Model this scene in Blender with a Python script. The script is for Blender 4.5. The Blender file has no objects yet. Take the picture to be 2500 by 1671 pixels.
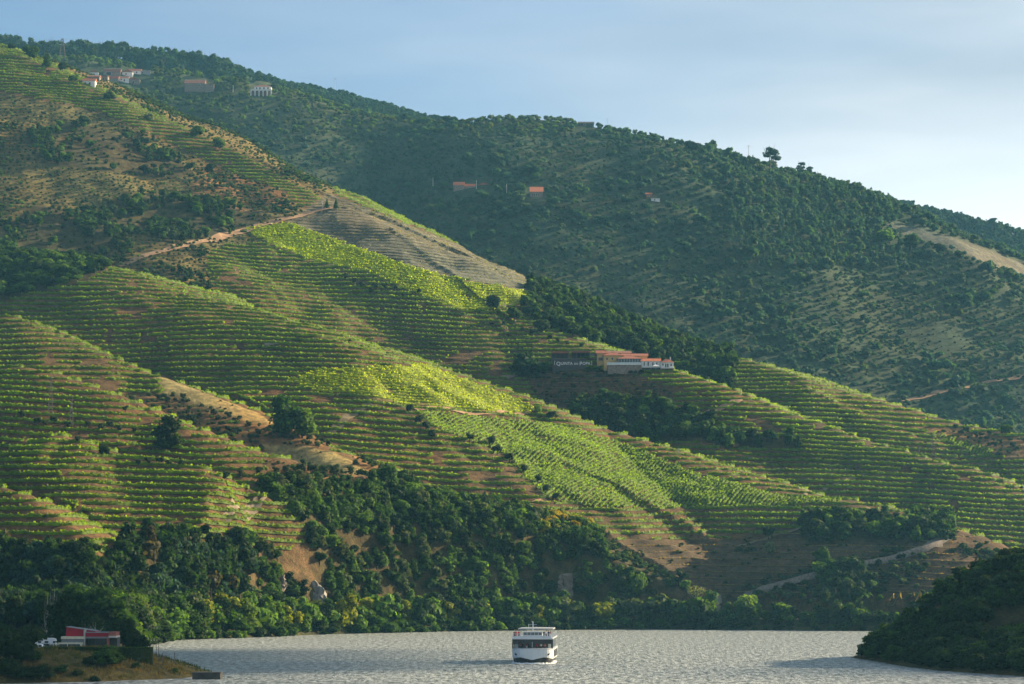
import bpy, bmesh, math, random, time
import numpy as np
from mathutils import Vector, Matrix
T0 = time.time()
def log(*a): print('[%.1fs]' % (time.time()-T0), *a, flush=True)
SC = bpy.context.scene
COL = SC.collection
# ------------------------------------------------------------------ camera
F = 7089.0; W = 2500.0; H = 1671.0; CU = 1250.0; CV = 835.5
CAMZ = 20.0
TH = math.atan((1429.0-CV)/F)
cam = bpy.data.cameras.new('camera'); camo = bpy.data.objects.new('camera', cam); COL.objects.link(camo)
cam.sensor_width = 36.0; cam.lens = 36.0*F/W
cam.clip_start = 1.0; cam.clip_end = 20000.0
camo.location = (0, 0, CAMZ); camo.rotation_euler = (math.pi/2+TH, 0, 0)
SC.camera = camo
# ------------------------------------------------------------------ light
SUN_AZ = math.radians(61.0)     # from +Y (view direction) towards +X
SUN_EL = math.radians(21.0)
SUN_DIR = Vector((math.sin(SUN_AZ)*math.cos(SUN_EL), math.cos(SUN_AZ)*math.cos(SUN_EL), math.sin(SUN_EL)))
sl = bpy.data.lights.new('sun', 'SUN'); so = bpy.data.objects.new('sun', sl); COL.objects.link(so)
sl.energy = 5.0; sl.angle = math.radians(0.6); sl.color = (1.0, 0.80, 0.53)
so.rotation_euler = SUN_DIR.to_track_quat('Z', 'Y').to_euler()
wd = bpy.data.worlds.new('World'); SC.world = wd; wd.use_nodes = True
nt = wd.node_tree; nt.nodes.clear()
def N(nt, t, **kw):
    n = nt.nodes.new(t)
    for k, v in kw.items():
        if k in n.inputs: n.inputs[k].default_value = v
        else: setattr(n, k, v)
    return n
sky = N(nt, 'ShaderNodeTexSky', sky_type='NISHITA', sun_disc=False, sun_elevation=SUN_EL, sun_rotation=SUN_AZ,
        altitude=100, air_density=1.0, dust_density=1.2, ozone_density=2.0)
tc = N(nt, 'ShaderNodeTexCoord')
mp = N(nt, 'ShaderNodeMapping'); mp.inputs['Scale'].default_value = (1.6, 1.6, 9.0); mp.inputs['Location'].default_value = (0.35, 0.1, 0.62)
nt.links.new(tc.outputs['Generated'], mp.inputs['Vector'])
cn = N(nt, 'ShaderNodeTexNoise', Scale=1.5, Detail=5.0, Roughness=0.5)
nt.links.new(mp.outputs[0], cn.inputs['Vector'])
cr = N(nt, 'ShaderNodeValToRGB'); cr.color_ramp.elements[0].position = 0.38; cr.color_ramp.elements[0].color = (0, 0, 0, 1)
cr.color_ramp.elements[1].position = 0.66; cr.color_ramp.elements[1].color = (1, 1, 1, 1)
nt.links.new(cn.outputs['Fac'], cr.inputs['Fac'])
# a bank of thin cloud, thicker towards the sun side and the horizon
sx = N(nt, 'ShaderNodeSeparateXYZ'); nt.links.new(tc.outputs['Generated'], sx.inputs[0])
def M2(op, a, b, clamp=False):
    m = N(nt, 'ShaderNodeMath', operation=op, use_clamp=clamp)
    for i, q in enumerate((a, b)):
        if isinstance(q, (int, float)): m.inputs[i].default_value = q
        else: nt.links.new(q, m.inputs[i])
    return m.outputs[0]
side = M2('MULTIPLY', M2('ADD', sx.outputs['X'], 0.20), 1.9, True)         # 0 at the left of the valley, 1 at the right
low = M2('MULTIPLY', M2('SUBTRACT', M2('ADD', 0.143, M2('MULTIPLY', cn.outputs['Fac'], 0.05)), sx.outputs['Z']), 14.0, True)    # low above the hills
glow = M2('MULTIPLY', M2('MULTIPLY', low, 1.8), M2('MULTIPLY', side, side), True)
cl = M2('ADD', M2('MULTIPLY', cr.outputs['Color'], M2('ADD', M2('MULTIPLY', side, 0.75), 0.25)), M2('ADD', M2('MULTIPLY', side, 0.36), 0.06), True)
cl2 = cl
mx = N(nt, 'ShaderNodeMix', data_type='RGBA'); 

tn = N(nt, 'ShaderNodeMix', data_type='RGBA', blend_type='MULTIPLY'); tn.inputs[0].default_value = 1; nt.links.new(sky.outputs[0], tn.inputs[6]); tn.inputs[7].default_value = (.47,.61,.79,1)
nt.links.new(cl2, mx.inputs[0]); nt.links.new(tn.outputs[2], mx.inputs[6]); mx.inputs[7].default_value = (5.0, 5.35, 5.75, 1)
bg = N(nt, 'ShaderNodeBackground', Strength=0.05)
gn = N(nt, 'ShaderNodeTexNoise', Scale=2.3, Detail=4.0, Roughness=0.5); mp2 = N(nt, 'ShaderNodeMapping'); mp2.inputs['Scale'].default_value = (1.9, 1.9, 8.0); mp2.inputs['Location'].default_value = (3.1, 1.7, .2)
nt.links.new(tc.outputs['Generated'], mp2.inputs['Vector']); nt.links.new(mp2.outputs[0], gn.inputs['Vector'])
gr = M2('MULTIPLY', M2('MULTIPLY', M2('SUBTRACT', gn.outputs['Fac'], 0.42), 7.0, True), M2('ADD', M2('MULTIPLY', side, .55), .12))
g0 = N(nt, 'ShaderNodeMix', data_type='RGBA'); nt.links.new(gr, g0.inputs[0]); nt.links.new(mx.outputs[2], g0.inputs[6]); g0.inputs[7].default_value = (2.3, 3.0, 3.85, 1)
g2 = N(nt, 'ShaderNodeMix', data_type='RGBA'); nt.links.new(M2('MULTIPLY', glow, 1.0, True), g2.inputs[0]); nt.links.new(g0.outputs[2], g2.inputs[6]); g2.inputs[7].default_value = (9.2, 9.3, 9.3, 1)
nt.links.new(g2.outputs[2], bg.inputs['Color'])
wo = N(nt, 'ShaderNodeOutputWorld'); nt.links.new(bg.outputs[0], wo.inputs['Surface'])
SC.view_settings.view_transform = 'Standard'; SC.view_settings.look = 'None'
SC.view_settings.exposure = 1.65; SC.view_settings.gamma = 1.0
SC.cycles.max_bounces = 5; SC.cycles.diffuse_bounces = 2; SC.cycles.glossy_bounces = 2; SC.cycles.transmission_bounces = 3
SC.cycles.transparent_max_bounces = 4; SC.cycles.volume_bounces = 0
SC.cycles.use_denoising = True
rng = np.random.default_rng(11)
random.seed(5)
# ------------------------------------------------------------------ camera geometry in world metres
cT, sT = math.cos(TH), math.sin(TH)
def ab(u, v):
    """slopes of the sight line through a photo point: x = a*Y, z = CAMZ + b*Y"""
    vc = (CV-v)/F; y = cT-vc*sT
    return ((u-CU)/F)/y, (sT+vc*cT)/y
def P(u, v, Y):
    a, b = ab(u, v); return (a*Y, Y, CAMZ+b*Y)
def proj(x, y, z):
    zc = z-CAMZ
    d = y*cT+zc*sT; up = -y*sT+zc*cT
    return CU+F*x/d, CV-F*up/d
# ------------------------------------------------------------------ terrain as a real height field
def hash2(ix, iy, s):
    n = (ix.astype(np.int64)*374761393 + iy.astype(np.int64)*668265263 + s*974634777) & 0x7fffffff
    n = ((n ^ (n >> 13))*1274126177) & 0x7fffffff
    return ((n ^ (n >> 16)) & 0xffff)/65535.0
def vnoise(x, y, s=0):
    ix = np.floor(x); iy = np.floor(y); fx = x-ix; fy = y-iy
    fx = fx*fx*(3-2*fx); fy = fy*fy*(3-2*fy)
    a = hash2(ix, iy, s); b = hash2(ix+1, iy, s); c = hash2(ix, iy+1, s); d = hash2(ix+1, iy+1, s)
    return (a*(1-fx)+b*fx)*(1-fy)+(c*(1-fx)+d*fx)*fy
def fbm(x, y, s=0, o=4):
    r = 0; am = 0.5
    for i in range(o):
        r = r+am*(vnoise(x*2**i+i*17.3, y*2**i-i*9.1, s+i)-0.5); am *= 0.5
    return r
# crest lines: (u, v) in the photograph, distance Y in metres
CREST = {
 'A0': ([(-300,1120,1190),(0,1186,1140),(58,1213,1125),(96,1240,1114),(134,1263,1104),(173,1290,1094),(207,1320,1085)], .62, .55, 6),
 'A1': ([(-400,800,1400),(0,895,1345),(77,899,1337),(119,914,1333),(165,933,1328),(215,947,1323),(249,964,1320),(292,991,1315),(345,1006,1310),(445,1041,1297),(541,1083,1285),(652,1110,1287),(725,1134,1289),(867,1160,1292)], .56, .5, 14),
 'A2': ([(150,1060,1215),(268,1104,1212),(420,1127,1207),(499,1146,1205),(545,1165,1208),(587,1184,1211),(633,1207,1214),(683,1217,1217),(721,1238,1220),(775,1265,1223),(817,1288,1226),(860,1325,1240)], .60, .5, 7),
 'B': ([(-400,700,1590),(0,768,1510),(46,782,1505),(88,803,1501),(153,834,1494),(184,845,1491),(215,862,1488),(249,880,1484),(292,899,1480),(334,912,1475),(384,922,1470),(422,941,1465),(476,956,1458),(537,978,1451),(621,1016,1440),(690,1056,1425),(740,1077,1414),(806,1107,1399),(863,1130,1387),(930,1172,1372)], .58, .5, 14),
 'C': ([(-400,560,1830),(0,625,1735),(150,640,1705),(261,655,1683),(318,671,1671),(364,690,1662),(414,709,1652),(480,728,1639),(556,747,1624),(614,767,1612),(675,786,1600),(729,794,1596),(752,809,1596),(825,832,1595),(900,849,1594),(927,863,1594),(1003,890,1592),(1030,895,1592),(1092,918,1594),(1145,933,1596),(1184,948,1598),(1302,998,1602),(1375,1028,1592),(1452,1049,1582),(1552,1081,1561),(1609,1100,1550),(1671,1125,1537),(1773,1156,1517),(1830,1171,1505),(1918,1202,1487),(1964,1209,1478),(2060,1222,1459),(2126,1242,1446),(2175,1260,1437),(2229,1278,1426),(2290,1294,1414),(2325,1319,1407),(2398,1350,1392),(2500,1400,1372)], .50, .46, 24),
 'Dl': ([(-100,735,1790),(120,690,1790),(290,643,1823),(380,622,1841),(480,592,1860),(560,570,1885),(660,547,1917),(740,525,1942),(812,509,1965)], .52, .45, 18),
 'D': ([(812,509,1965),(860,527,1960),(930,562,1953),(1000,600,1945),(1100,645,1935),(1200,680,1924),(1290,705,1915),(1400,755,1899),(1500,795,1884),(1600,838,1869),(1700,864,1855),(1780,874,1843),(1850,893,1832),(1930,916,1820),(2000,941,1809),(2140,982,1787),(2300,1030,1761),(2400,1048,1746),(2500,1062,1730),(2700,1120,1698),(3000,1250,1650)], .54, .55, 24),
 'D2': ([(1060,700,1880),(1203,750,1838),(1291,788,1813),(1356,819,1794),(1421,846,1775),(1490,862,1755),(1560,880,1737),(1644,914,1715),(1700,930,1700),(1727,938,1695),(1800,972,1683),(1849,992,1675),(1907,1011,1665),(1968,1030,1654),(2053,1065,1640),(2175,1098,1618),(2260,1129,1603),(2325,1134,1591),(2352,1156,1586),(2406,1175,1577),(2455,1198,1568),(2500,1221,1560),(2700,1300,1530)], .56, .5, 18),
 'H': ([(640,1230,1225),(700,1215,1245),(780,1212,1262),(860,1205,1280),(1000,1222,1318),(1100,1240,1340),(1200,1256,1362),(1260,1262,1372),(1380,1285,1382),(1420,1315,1385),(1455,1360,1385),(1500,1430,1378),(1540,1480,1362),(1590,1515,1350)], .55, .6, 8),
 'E': ([(-500,20,2290),(-150,70,2230),(0,118,2190),(80,150,2170),(160,184,2150),(220,212,2135),(277,244,2120),(350,275,2100),(426,313,2080),(510,352,2060),(597,398,2045),(680,440,2030),(767,494,1984),(800,507,1970)], .52, .5, 24),
 'F': ([(-400,150,3050),(100,152,3020),(250,158,3000),(400,182,2980),(520,198,2960),(620,210,2940),(700,228,2920),(800,262,2900),(915,292,2880),(992,304,2860),(1080,306,2840),(1164,304,2820),(1230,292,2810),(1318,292,2800),(1394,302,2790),(1452,314,2780),(1529,327,2770),(1644,352,2755),(1700,364,2748),(1753,378,2740),(1838,402,2725),(1926,432,2710),(1984,452,2700),(2050,474,2690),(2100,502,2688),(2137,524,2686),(2229,542,2684),(2283,565,2680),(2348,591,2675),(2406,618,2665),(2500,657,2655),(2800,760,2600)], .50, .5, 22),
 'F2': ([(400,188,3450),(537,190,3460),(614,200,3480),(806,226,3500),(857,244,3500),(927,262,3500),(1011,285,3500),(1068,300,3500),(1200,340,3500)], .5, .5, 20),
 'F0': ([(-500,90,3300),(0,125,3300),(90,135,3300),(180,138,3300),(290,142,3300),(400,158,3300),(480,170,3300),(540,186,3300),(620,240,3300)], .5, .5, 15),
 'G2': ([(1950,455,3620),(2099,480,3610),(2214,508,3600),(2310,532,3600),(2386,550,3600),(2500,580,3600),(2800,660,3600)], .5, .5, 20),
 'L0': ([(2085,1594,803),(2115,1554,800),(2160,1544,802),(2229,1534,804),(2298,1482,800),(2371,1419,790),(2444,1384,770),(2500,1374,750)], .46, .6, 5),
}
def chaikin(p, n=1):
    for _ in range(n):
        a = p[:-1]*.75+p[1:]*.25; b = p[:-1]*.25+p[1:]*.75
        q = np.empty((2*len(a)+2, 3)); q[0] = p[0]; q[-1] = p[-1]; q[1:-1:2] = a; q[2:-1:2] = b; p = q
    return p
WC = {k: (chaikin(np.array([P(*p) for p in pts])), sf, sb, r) for k, (pts, sf, sb, r) in CREST.items()}
# the steep right bank upstream, outside the photograph, added to cast shade and since lowered clear of the near river
WC['R'] = (np.array([(190,745,30),(260,757,55),(400,775,110),(620,930,170),(900,980,200)], float), .62, .75, 12)
KEYS = list(WC)
RIVER = np.array([(900,1150),(500,1225),(220,1262),(151,1277),(110,1298),(65.4,1325),(30,1313),(-25.5,1266),(-75.6,1191),(-100,1116),(-124.5,1066),(-123,958),(-118,880),(-112,800),(-98,740),
                  (-81,700),(-69,665),(-66,652),(-72,628),(-88,606),(-115,590),(-160,570),(-300,545),(-420,200),(-420,-300),(2500,-300),(2500,900)], float)
RIGHT = np.array([(95,812),(97,750),(99.5,688),(113,641),(122,600),(170,450),(260,330),(400,200),(1100,100),(1100,1050),(600,1080),(330,1010),(200,930),(125,860)], float)
def seg_dist(x, y, poly, closed=True):
    d = np.full(x.shape, 1e9); n = len(poly)
    for i in range(n if closed else n-1):
        ax, ay = poly[i]; bx, by = poly[(i+1) % n]
        L = (bx-ax)**2+(by-ay)**2
        t = np.clip(((x-ax)*(bx-ax)+(y-ay)*(by-ay))/L, 0, 1)
        d = np.minimum(d, (x-ax-t*(bx-ax))**2+(y-ay-t*(by-ay))**2)
    return np.sqrt(d)
def inside(x, y, poly):
    r = np.zeros(x.shape, bool); n = len(poly)
    for i in range(n):
        ax, ay = poly[i]; bx, by = poly[(i+1) % n]
        if ay == by: continue
        c = ((ay > y) != (by > y)) & (x < (bx-ax)*(y-ay)/(by-ay)+ax)
        r ^= c
    return r
def tent(x, y, key):
    pts, sf, sb, r = WC[key]
    best = np.full(x.shape, 1e18); z = np.full(x.shape, -1e4)
    for i in range(len(pts)-1):
        ax, ay, az = pts[i]; bx, by, bz_ = pts[i+1]
        dx, dy = bx-ax, by-ay; L = dx*dx+dy*dy
        px_, py_ = x-ax, y-ay
        t = np.clip((px_*dx+py_*dy)/L, 0, 1)
        d2 = (px_-t*dx)**2+(py_-t*dy)**2
        s = np.where(dx*py_-dy*px_ < 0, sf, sb)
        z = np.maximum(z, az+t*(bz_-az)-s*(np.sqrt(d2+r*r)-r))
        best = np.minimum(best, d2)
    return z, np.sqrt(best)
def terrain(x, y, full=False):
    x = np.asarray(x, float); y = np.asarray(y, float)
    shp = x.shape; x = x.ravel(); y = y.ravel()
    z = np.full(x.shape, -60.0); lay = np.full(x.shape, -1); dc = np.full(x.shape, 1e3)
    k = 3.0
    for i, key in enumerate(KEYS):
        pts = WC[key][0]
        zmax = pts[:, 2].max(); R = (zmax+20)/min(WC[key][1], WC[key][2])+30
        m = (x > pts[:, 0].min()-R) & (x < pts[:, 0].max()+R) & (y > pts[:, 1].min()-R) & (y < pts[:, 1].max()+R)
        if key in ('L0', 'R'): m &= inside(x, y, RIGHT) | (y < 900)
        if not m.any(): continue
        tz, td = tent(x[m], y[m], key)
        zz = z[m]
        up = tz > zz
        l = lay[m]; l[up] = i; lay[m] = l
        q = dc[m]; q = np.where(up, td, q); dc[m] = q
        h = np.maximum(k-np.abs(tz-zz), 0)/k
        z[m] = np.maximum(tz, zz)+h*h*k*0.25
    damp = np.clip((dc-4)/45, 0, 1)
    far_ = np.clip((y-2100)/400, 0, 1)
    z = z+damp*(26*(1-far_)*fbm(x/95, y/125, 3, 3)+7*fbm(x/34, y/34, 9, 3)+3*fbm(x/14, y/14, 12, 2)+far_*(52*fbm(x/170, y/260, 5, 3)+12*fbm(x/60, y/60, 6, 3)))
    water = inside(x, y, RIVER); right = inside(x, y, RIGHT)
    dl = np.where(water, -1, 1)*seg_dist(x, y, RIVER)
    dr = np.where(right, 1, -1)*seg_dist(x, y, RIGHT)
    # bank profile: a low shelf with the road, then the cliffs
    n = 1+0.5*fbm(x/18, y/18, 21, 3)
    far = np.interp(dl, [-40, 0, 5, 12, 23, 33, 48, 400, 4000], [-6, 0, 2.6, 4.2, 5.6, 44, 72, 500, 5000])
    near = np.interp(dl, [-40, 0, 2, 12, 22, 400], [-6, 0, 1.0, 4.0, 6.0, 6.2])
    isn = (y < 905) | ((y < 960) & (x < -100) & (z < 6))
    zl = np.where(isn, near, np.minimum(z, far*n))
    zl = np.where(~isn & (dl > 26), np.maximum(zl, 5.6+.02*(dl-26)), zl)
    zl = np.where(~isn & (dl > 0) & (dl <= 26), np.maximum(far, zl), zl)
    zr = np.minimum(z, np.interp(dr, [-40, 0, 10, 40, 900], [-6, 0, 7, 34, 900]))
    out = np.where(right, np.maximum(zr, .3*dr), np.where(water, np.maximum(np.interp(dl, [-40, 0], [-6, 0]), np.interp(dr, [-40, 0], [-6, 0])), zl))
    if full: return out.reshape(shp), lay.reshape(shp), dc.reshape(shp), dl.reshape(shp)
    return out.reshape(shp)
# polar map of what the lens can meet, for setting things down where they stand
PU = np.arange(-160, 2661, 5.0); PY = np.concatenate([np.arange(560, 2060, 2.0), np.arange(2060, 3900, 4.0)])
PA = np.array([ab(u, 800.0)[0] for u in PU])
PX, PYY = np.meshgrid(PA, PY, indexing='ij'); PX = PX*PYY
PZ = np.zeros(PX.shape)
for i in range(0, len(PU), 80): PZ[i:i+80] = terrain(PX[i:i+80], PYY[i:i+80])
PB = (PZ-CAMZ)/PYY
PM = np.maximum.accumulate(PB, axis=1)
log('polar map')
def hit(u, v, ymin=560):
    """first ground point met by the sight line through photo point (u, v)"""
    a, b = ab(u, v)
    i = int(np.clip(round((u-PU[0])/5.0), 0, len(PU)-1))
    q = np.nonzero((PB[i] >= b) & (PY >= ymin))[0]
    j = q[0] if len(q) else int(np.argmax(np.where(PY >= ymin, PB[i], -1)))
    Y = PY[j]
    if len(q) and j > 0 and PY[j-1] >= ymin:
        b0, b1 = PB[i, j-1]-b, PB[i, j]-b
        Y = PY[j-1]+(PY[j]-PY[j-1])*(-b0)/(b1-b0+1e-12)
    return (a*Y, Y, float(terrain(np.array([a*Y]), np.array([Y]))[0]))
def visible(x, y, z, tall):
    """can the top of something `tall` standing at x, y, z be seen (with a little margin)?"""
    a = x/y
    i = np.clip(np.round((a-PA[0])/(PA[-1]-PA[0])*(len(PA)-1)).astype(int), 0, len(PA)-1)
    j = np.clip(np.searchsorted(PY, y-6), 0, len(PY)-1)
    m = PM[i, j]
    return ((z+tall-CAMZ)/y > m-0.0004) & (a > PA[0]) & (a < PA[-1])
# ------------------------------------------------------------------ land use, looked up from the plan of the slopes
LI = {k: i for i, k in enumerate(KEYS)}
SCRUB, VINE, DENSE, BLOCK, WOOD, GREY, BROWN, SHELF, ROCK, OLIVE, MOUNT, LAWN, TRACK, STRAW = range(14)
ZP = [  # (layers or None, polygon in photo points, zone); later entries win
 ('E', [(-300,-80),(0,100),(160,170),(277,230),(426,300),(597,385),(790,490),(760,515),(700,490),(560,420),(400,345),(240,275),(150,255),(0,225),(-300,150)], VINE),
 ('E', [(0,560),(90,500),(210,520),(330,480),(520,470),(640,470),(640,560),(420,600),(330,560),(250,640),(0,650)], WOOD),
 ('E', [(60,330),(200,300),(430,380),(470,420),(420,440),(100,400)], WOOD),
 ('E', [(500,400),(700,470),(700,500),(600,520),(460,470)], OLIVE),
 ('E Dl D', [(800,470),(1000,550),(1300,668),(1312,714),(1150,685),(1000,652),(880,610),(760,566),(700,545)], GREY),
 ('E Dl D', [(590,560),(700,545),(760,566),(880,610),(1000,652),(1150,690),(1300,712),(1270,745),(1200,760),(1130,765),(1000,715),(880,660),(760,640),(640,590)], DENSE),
 ('E Dl D D2', [(1300,712),(1500,790),(1780,860),(1740,885),(1640,880),(1500,850),(1380,815),(1290,775),(1270,745)], WOOD),
 ('D', [(1290,690),(1790,860),(1790,1000),(1290,1000)], WOOD),
 ('D2', [(1210,880),(1400,895),(1560,920),(1640,950),(1640,1000),(1560,1010),(1400,1010),(1300,1000),(1240,950)], BROWN),
 ('D2', [(1400,990),(1480,975),(1620,985),(1740,1040),(1760,1075),(1620,1085),(1480,1065),(1400,1035)], WOOD),
 ('D2', [(1740,1062),(1950,1075),(1950,1095),(1740,1095)], WOOD),
 ('E D D2', [(2250,1040),(2500,1075),(2500,1120),(2420,1115)], OLIVE),
 ('E D D2', [(2230,1040),(2420,1100),(2440,1118),(2390,1118)], BLOCK),
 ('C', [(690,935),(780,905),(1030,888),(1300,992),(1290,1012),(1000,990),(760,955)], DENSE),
 ('C', [(1010,1000),(1200,1020),(1300,1030),(1420,1050),(1560,1098),(1680,1150),(1920,1215),(2060,1222),(1900,1240),(1450,1240),(1330,1215),(1230,1110),(1050,1040)], BLOCK),
 ('C', [(0,560),(250,640),(260,660),(200,690),(60,720),(0,740),(-200,740),(-200,500)], WOOD),
 ('C', [(1440,1318),(1750,1318),(1950,1300),(2330,1290),(2560,1380),(2560,1560),(1440,1560)], BROWN),
 ('B', [(384,915),(621,1005),(740,1070),(860,1125),(840,1150),(600,1110),(450,1020),(400,980)], STRAW),
 ('B', [(230,960),(420,965),(600,1030),(700,1040),(800,1075),(800,1110),(620,1110),(400,1010)], OLIVE),
 ('B', [(640,1085),(760,1090),(900,1150),(900,1180),(700,1150)], STRAW),
 ('A1', [(640,1120),(900,1160),(900,1200),(640,1185)], BROWN),
 ('A1', [(700,1130),(870,1158),(870,1180),(700,1180)], OLIVE),
 ('C', [(1990,1385),(2060,1370),(2140,1440),(2140,1500),(2020,1500)], WOOD),
 ('C', [(1960,1275),(2320,1280),(2320,1325),(2100,1320),(1960,1330)], WOOD),
 ('A1 H B', [(640,1190),(1000,1190),(1600,1400),(1600,1520),(640,1520)], WOOD),
 ('A2 A1 A0', [(-100,1362),(140,1366),(230,1362),(300,1352),(440,1340),(520,1335),(560,1322),(640,1335),(760,1372),(900,1372),(900,1560),(-100,1560)], WOOD),
]
def zones(x, y, z, lay, dl):
    u, v = proj(x, y, z)
    zn = np.full(x.shape, VINE)
    zn[np.isin(lay, [LI['F'], LI['F2'], LI['F0'], LI['G2']])] = MOUNT
    zn[lay == LI['E']] = SCRUB
    zn[(lay == LI['E']) & (u > 812)] = VINE
    zn[lay == LI['H']] = WOOD
    zn[(lay == LI['B']) & (u > 860)] = OLIVE
    for ls, poly, code in ZP:
        q = inside(u, v, np.array(poly, float)) & np.isin(lay, [LI[k] for k in ls.split()])
        zn[q] = code
    isF = lay == LI['F']
    zn[inside(u, v, np.array([(2120,528),(2150,540),(2229,552),(2283,568),(2348,585),(2520,650),(2520,680),(2444,655),(2386,636),(2329,610),(2252,590),(2190,572)], float)) & isF] = GREY
    zn[(dl > 22) & (dl < 40) & (z < 31) & (lay != LI['C']) & (fbm(x/30, z/14, 55, 3) > .17) & (u > 560)] = ROCK
    zn[(dl <= 24)] = SHELF
    zn[(y < 905)] = LAWN
    zn[inside(x, y, RIGHT)] = WOOD
    return zn, u, v
# true colours of the ground (albedo): soil, dry grass, stone
GC = {SCRUB: (.125,.108,.045), VINE: (.100,.066,.036), DENSE: (.13,.115,.045), BLOCK: (.09,.09,.032), WOOD: (.055,.05,.025), GREY: (.125,.13,.118),
      BROWN: (.085,.058,.040), SHELF: (.05,.052,.024), ROCK: (.15,.10,.06), OLIVE: (.19,.12,.06), MOUNT: (.042,.066,.044), LAWN: (.085,.075,.028), TRACK: (.4,.28,.17), STRAW: (.30,.255,.12)}
GCA = np.array([GC[i] for i in range(14)])
# contour field for the terraces: height, tilted and bent a little so that neighbouring rows pinch and part as they do on the hill
def rowfield(x, y, z):
    return z+9.0*fbm(x/140, y/140, 40, 2)+3.4*fbm(x/42, y/42, 44, 2)+0.02*x
STEP_W, STEP_D = 3.1, 1.6
def terrace(x, y, z, zn):
    r = rowfield(x, y, z)
    f = (r/STEP_W)%1.0
    # level bench for the lower part of the step, steep bank above it
    off = np.where(f < .55, -f*.55, -.55*.55+(f-.55)/.45*(.55*.55))
    wt = np.where((zn == VINE) | (zn == BROWN), 1.0, np.where(zn == GREY, .55, np.where((zn == SCRUB) | (zn == OLIVE), .75, 0.0)))
    return z+off*STEP_W*wt
# ------------------------------------------------------------------ ground material: albedo per land use, broken up by noise
def nodes(name):
    m = bpy.data.materials.new(name); m.use_nodes = True
    nt = m.node_tree; nt.nodes.clear(); return m, nt
def mat(name, col, rough=0.8, metal=0.0, noise=0.0, scale=2.0, spec=0.3):
    m, nt = nodes(name)
    p = N(nt, 'ShaderNodeBsdfPrincipled', Roughness=rough, Metallic=metal); p.inputs['Specular IOR Level'].default_value = spec
    o = N(nt, 'ShaderNodeOutputMaterial'); nt.links.new(p.outputs[0], o.inputs[0])
    if noise:
        t = N(nt, 'ShaderNodeTexCoord'); n = N(nt, 'ShaderNodeTexNoise', Scale=scale, Detail=4.0)
        nt.links.new(t.outputs['Object'], n.inputs['Vector'])
        r = N(nt, 'ShaderNodeValToRGB'); e = r.color_ramp.elements
        e[0].position = .3; e[1].position = .7
        e[0].color = tuple(c*(1-noise) for c in col)+(1,); e[1].color = tuple(min(1, c*(1+noise)) for c in col)+(1,)
        nt.links.new(n.outputs['Fac'], r.inputs['Fac']); nt.links.new(r.outputs[0], p.inputs['Base Color'])
    else: p.inputs['Base Color'].default_value = tuple(col)+(1,)
    return m
def ground_material():
    m, nt = nodes('hill_ground')
    L = nt.links.new
    at = N(nt, 'ShaderNodeAttribute', attribute_name='Col')
    g = N(nt, 'ShaderNodeNewGeometry')
    def nz(s, d=5.0, r=.6):
        n = N(nt, 'ShaderNodeTexNoise', Scale=s, Detail=d, Roughness=r); L(g.outputs['Position'], n.inputs['Vector']); return n.outputs['Fac']
    def ramp(f, a, b, c0, c1):
        r = N(nt, 'ShaderNodeValToRGB'); r.color_ramp.elements[0].position = a; r.color_ramp.elements[1].position = b
        r.color_ramp.elements[0].color = c0+(1,); r.color_ramp.elements[1].color = c1+(1,); L(f, r.inputs['Fac']); return r.outputs[0]
    def mul(a, b):
        x = N(nt, 'ShaderNodeMix', data_type='RGBA', blend_type='MULTIPLY'); x.inputs[0].default_value = 1
        L(a, x.inputs[6]); L(b, x.inputs[7]); return x.outputs[2]
    big = ramp(nz(.035), .35, .68, (.72,.66,.62), (1.35,1.28,1.12))
    mid = ramp(nz(.28), .38, .66, (.66,.68,.66), (1.35,1.25,1.12))
    fine = ramp(nz(1.6, 3), .35, .7, (.7,.72,.7), (1.32,1.28,1.2))
    c = mul(mul(mul(at.outputs['Color'], big), mid), fine)
    # dry tufts of grass and weeds between the vines
    x = N(nt, 'ShaderNodeMix', data_type='RGBA'); L(ramp(nz(.55, 6, .7), .54, .66, (0,0,0), (.65,.65,.65)), x.inputs[0]); L(c, x.inputs[6])
    x.inputs[7].default_value = (.085,.095,.028,1)
    p = N(nt, 'ShaderNodeBsdfPrincipled', Roughness=.95); p.inputs['Specular IOR Level'].default_value = .1
    L(x.outputs[2], p.inputs['Base Color'])
    b = N(nt, 'ShaderNodeBump', Strength=.8, Distance=.8); L(nz(.8, 6, .7), b.inputs['Height']); L(b.outputs[0], p.inputs['Normal'])
    o = N(nt, 'ShaderNodeOutputMaterial'); L(p.outputs[0], o.inputs[0]); return m
MG = ground_material()
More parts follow.
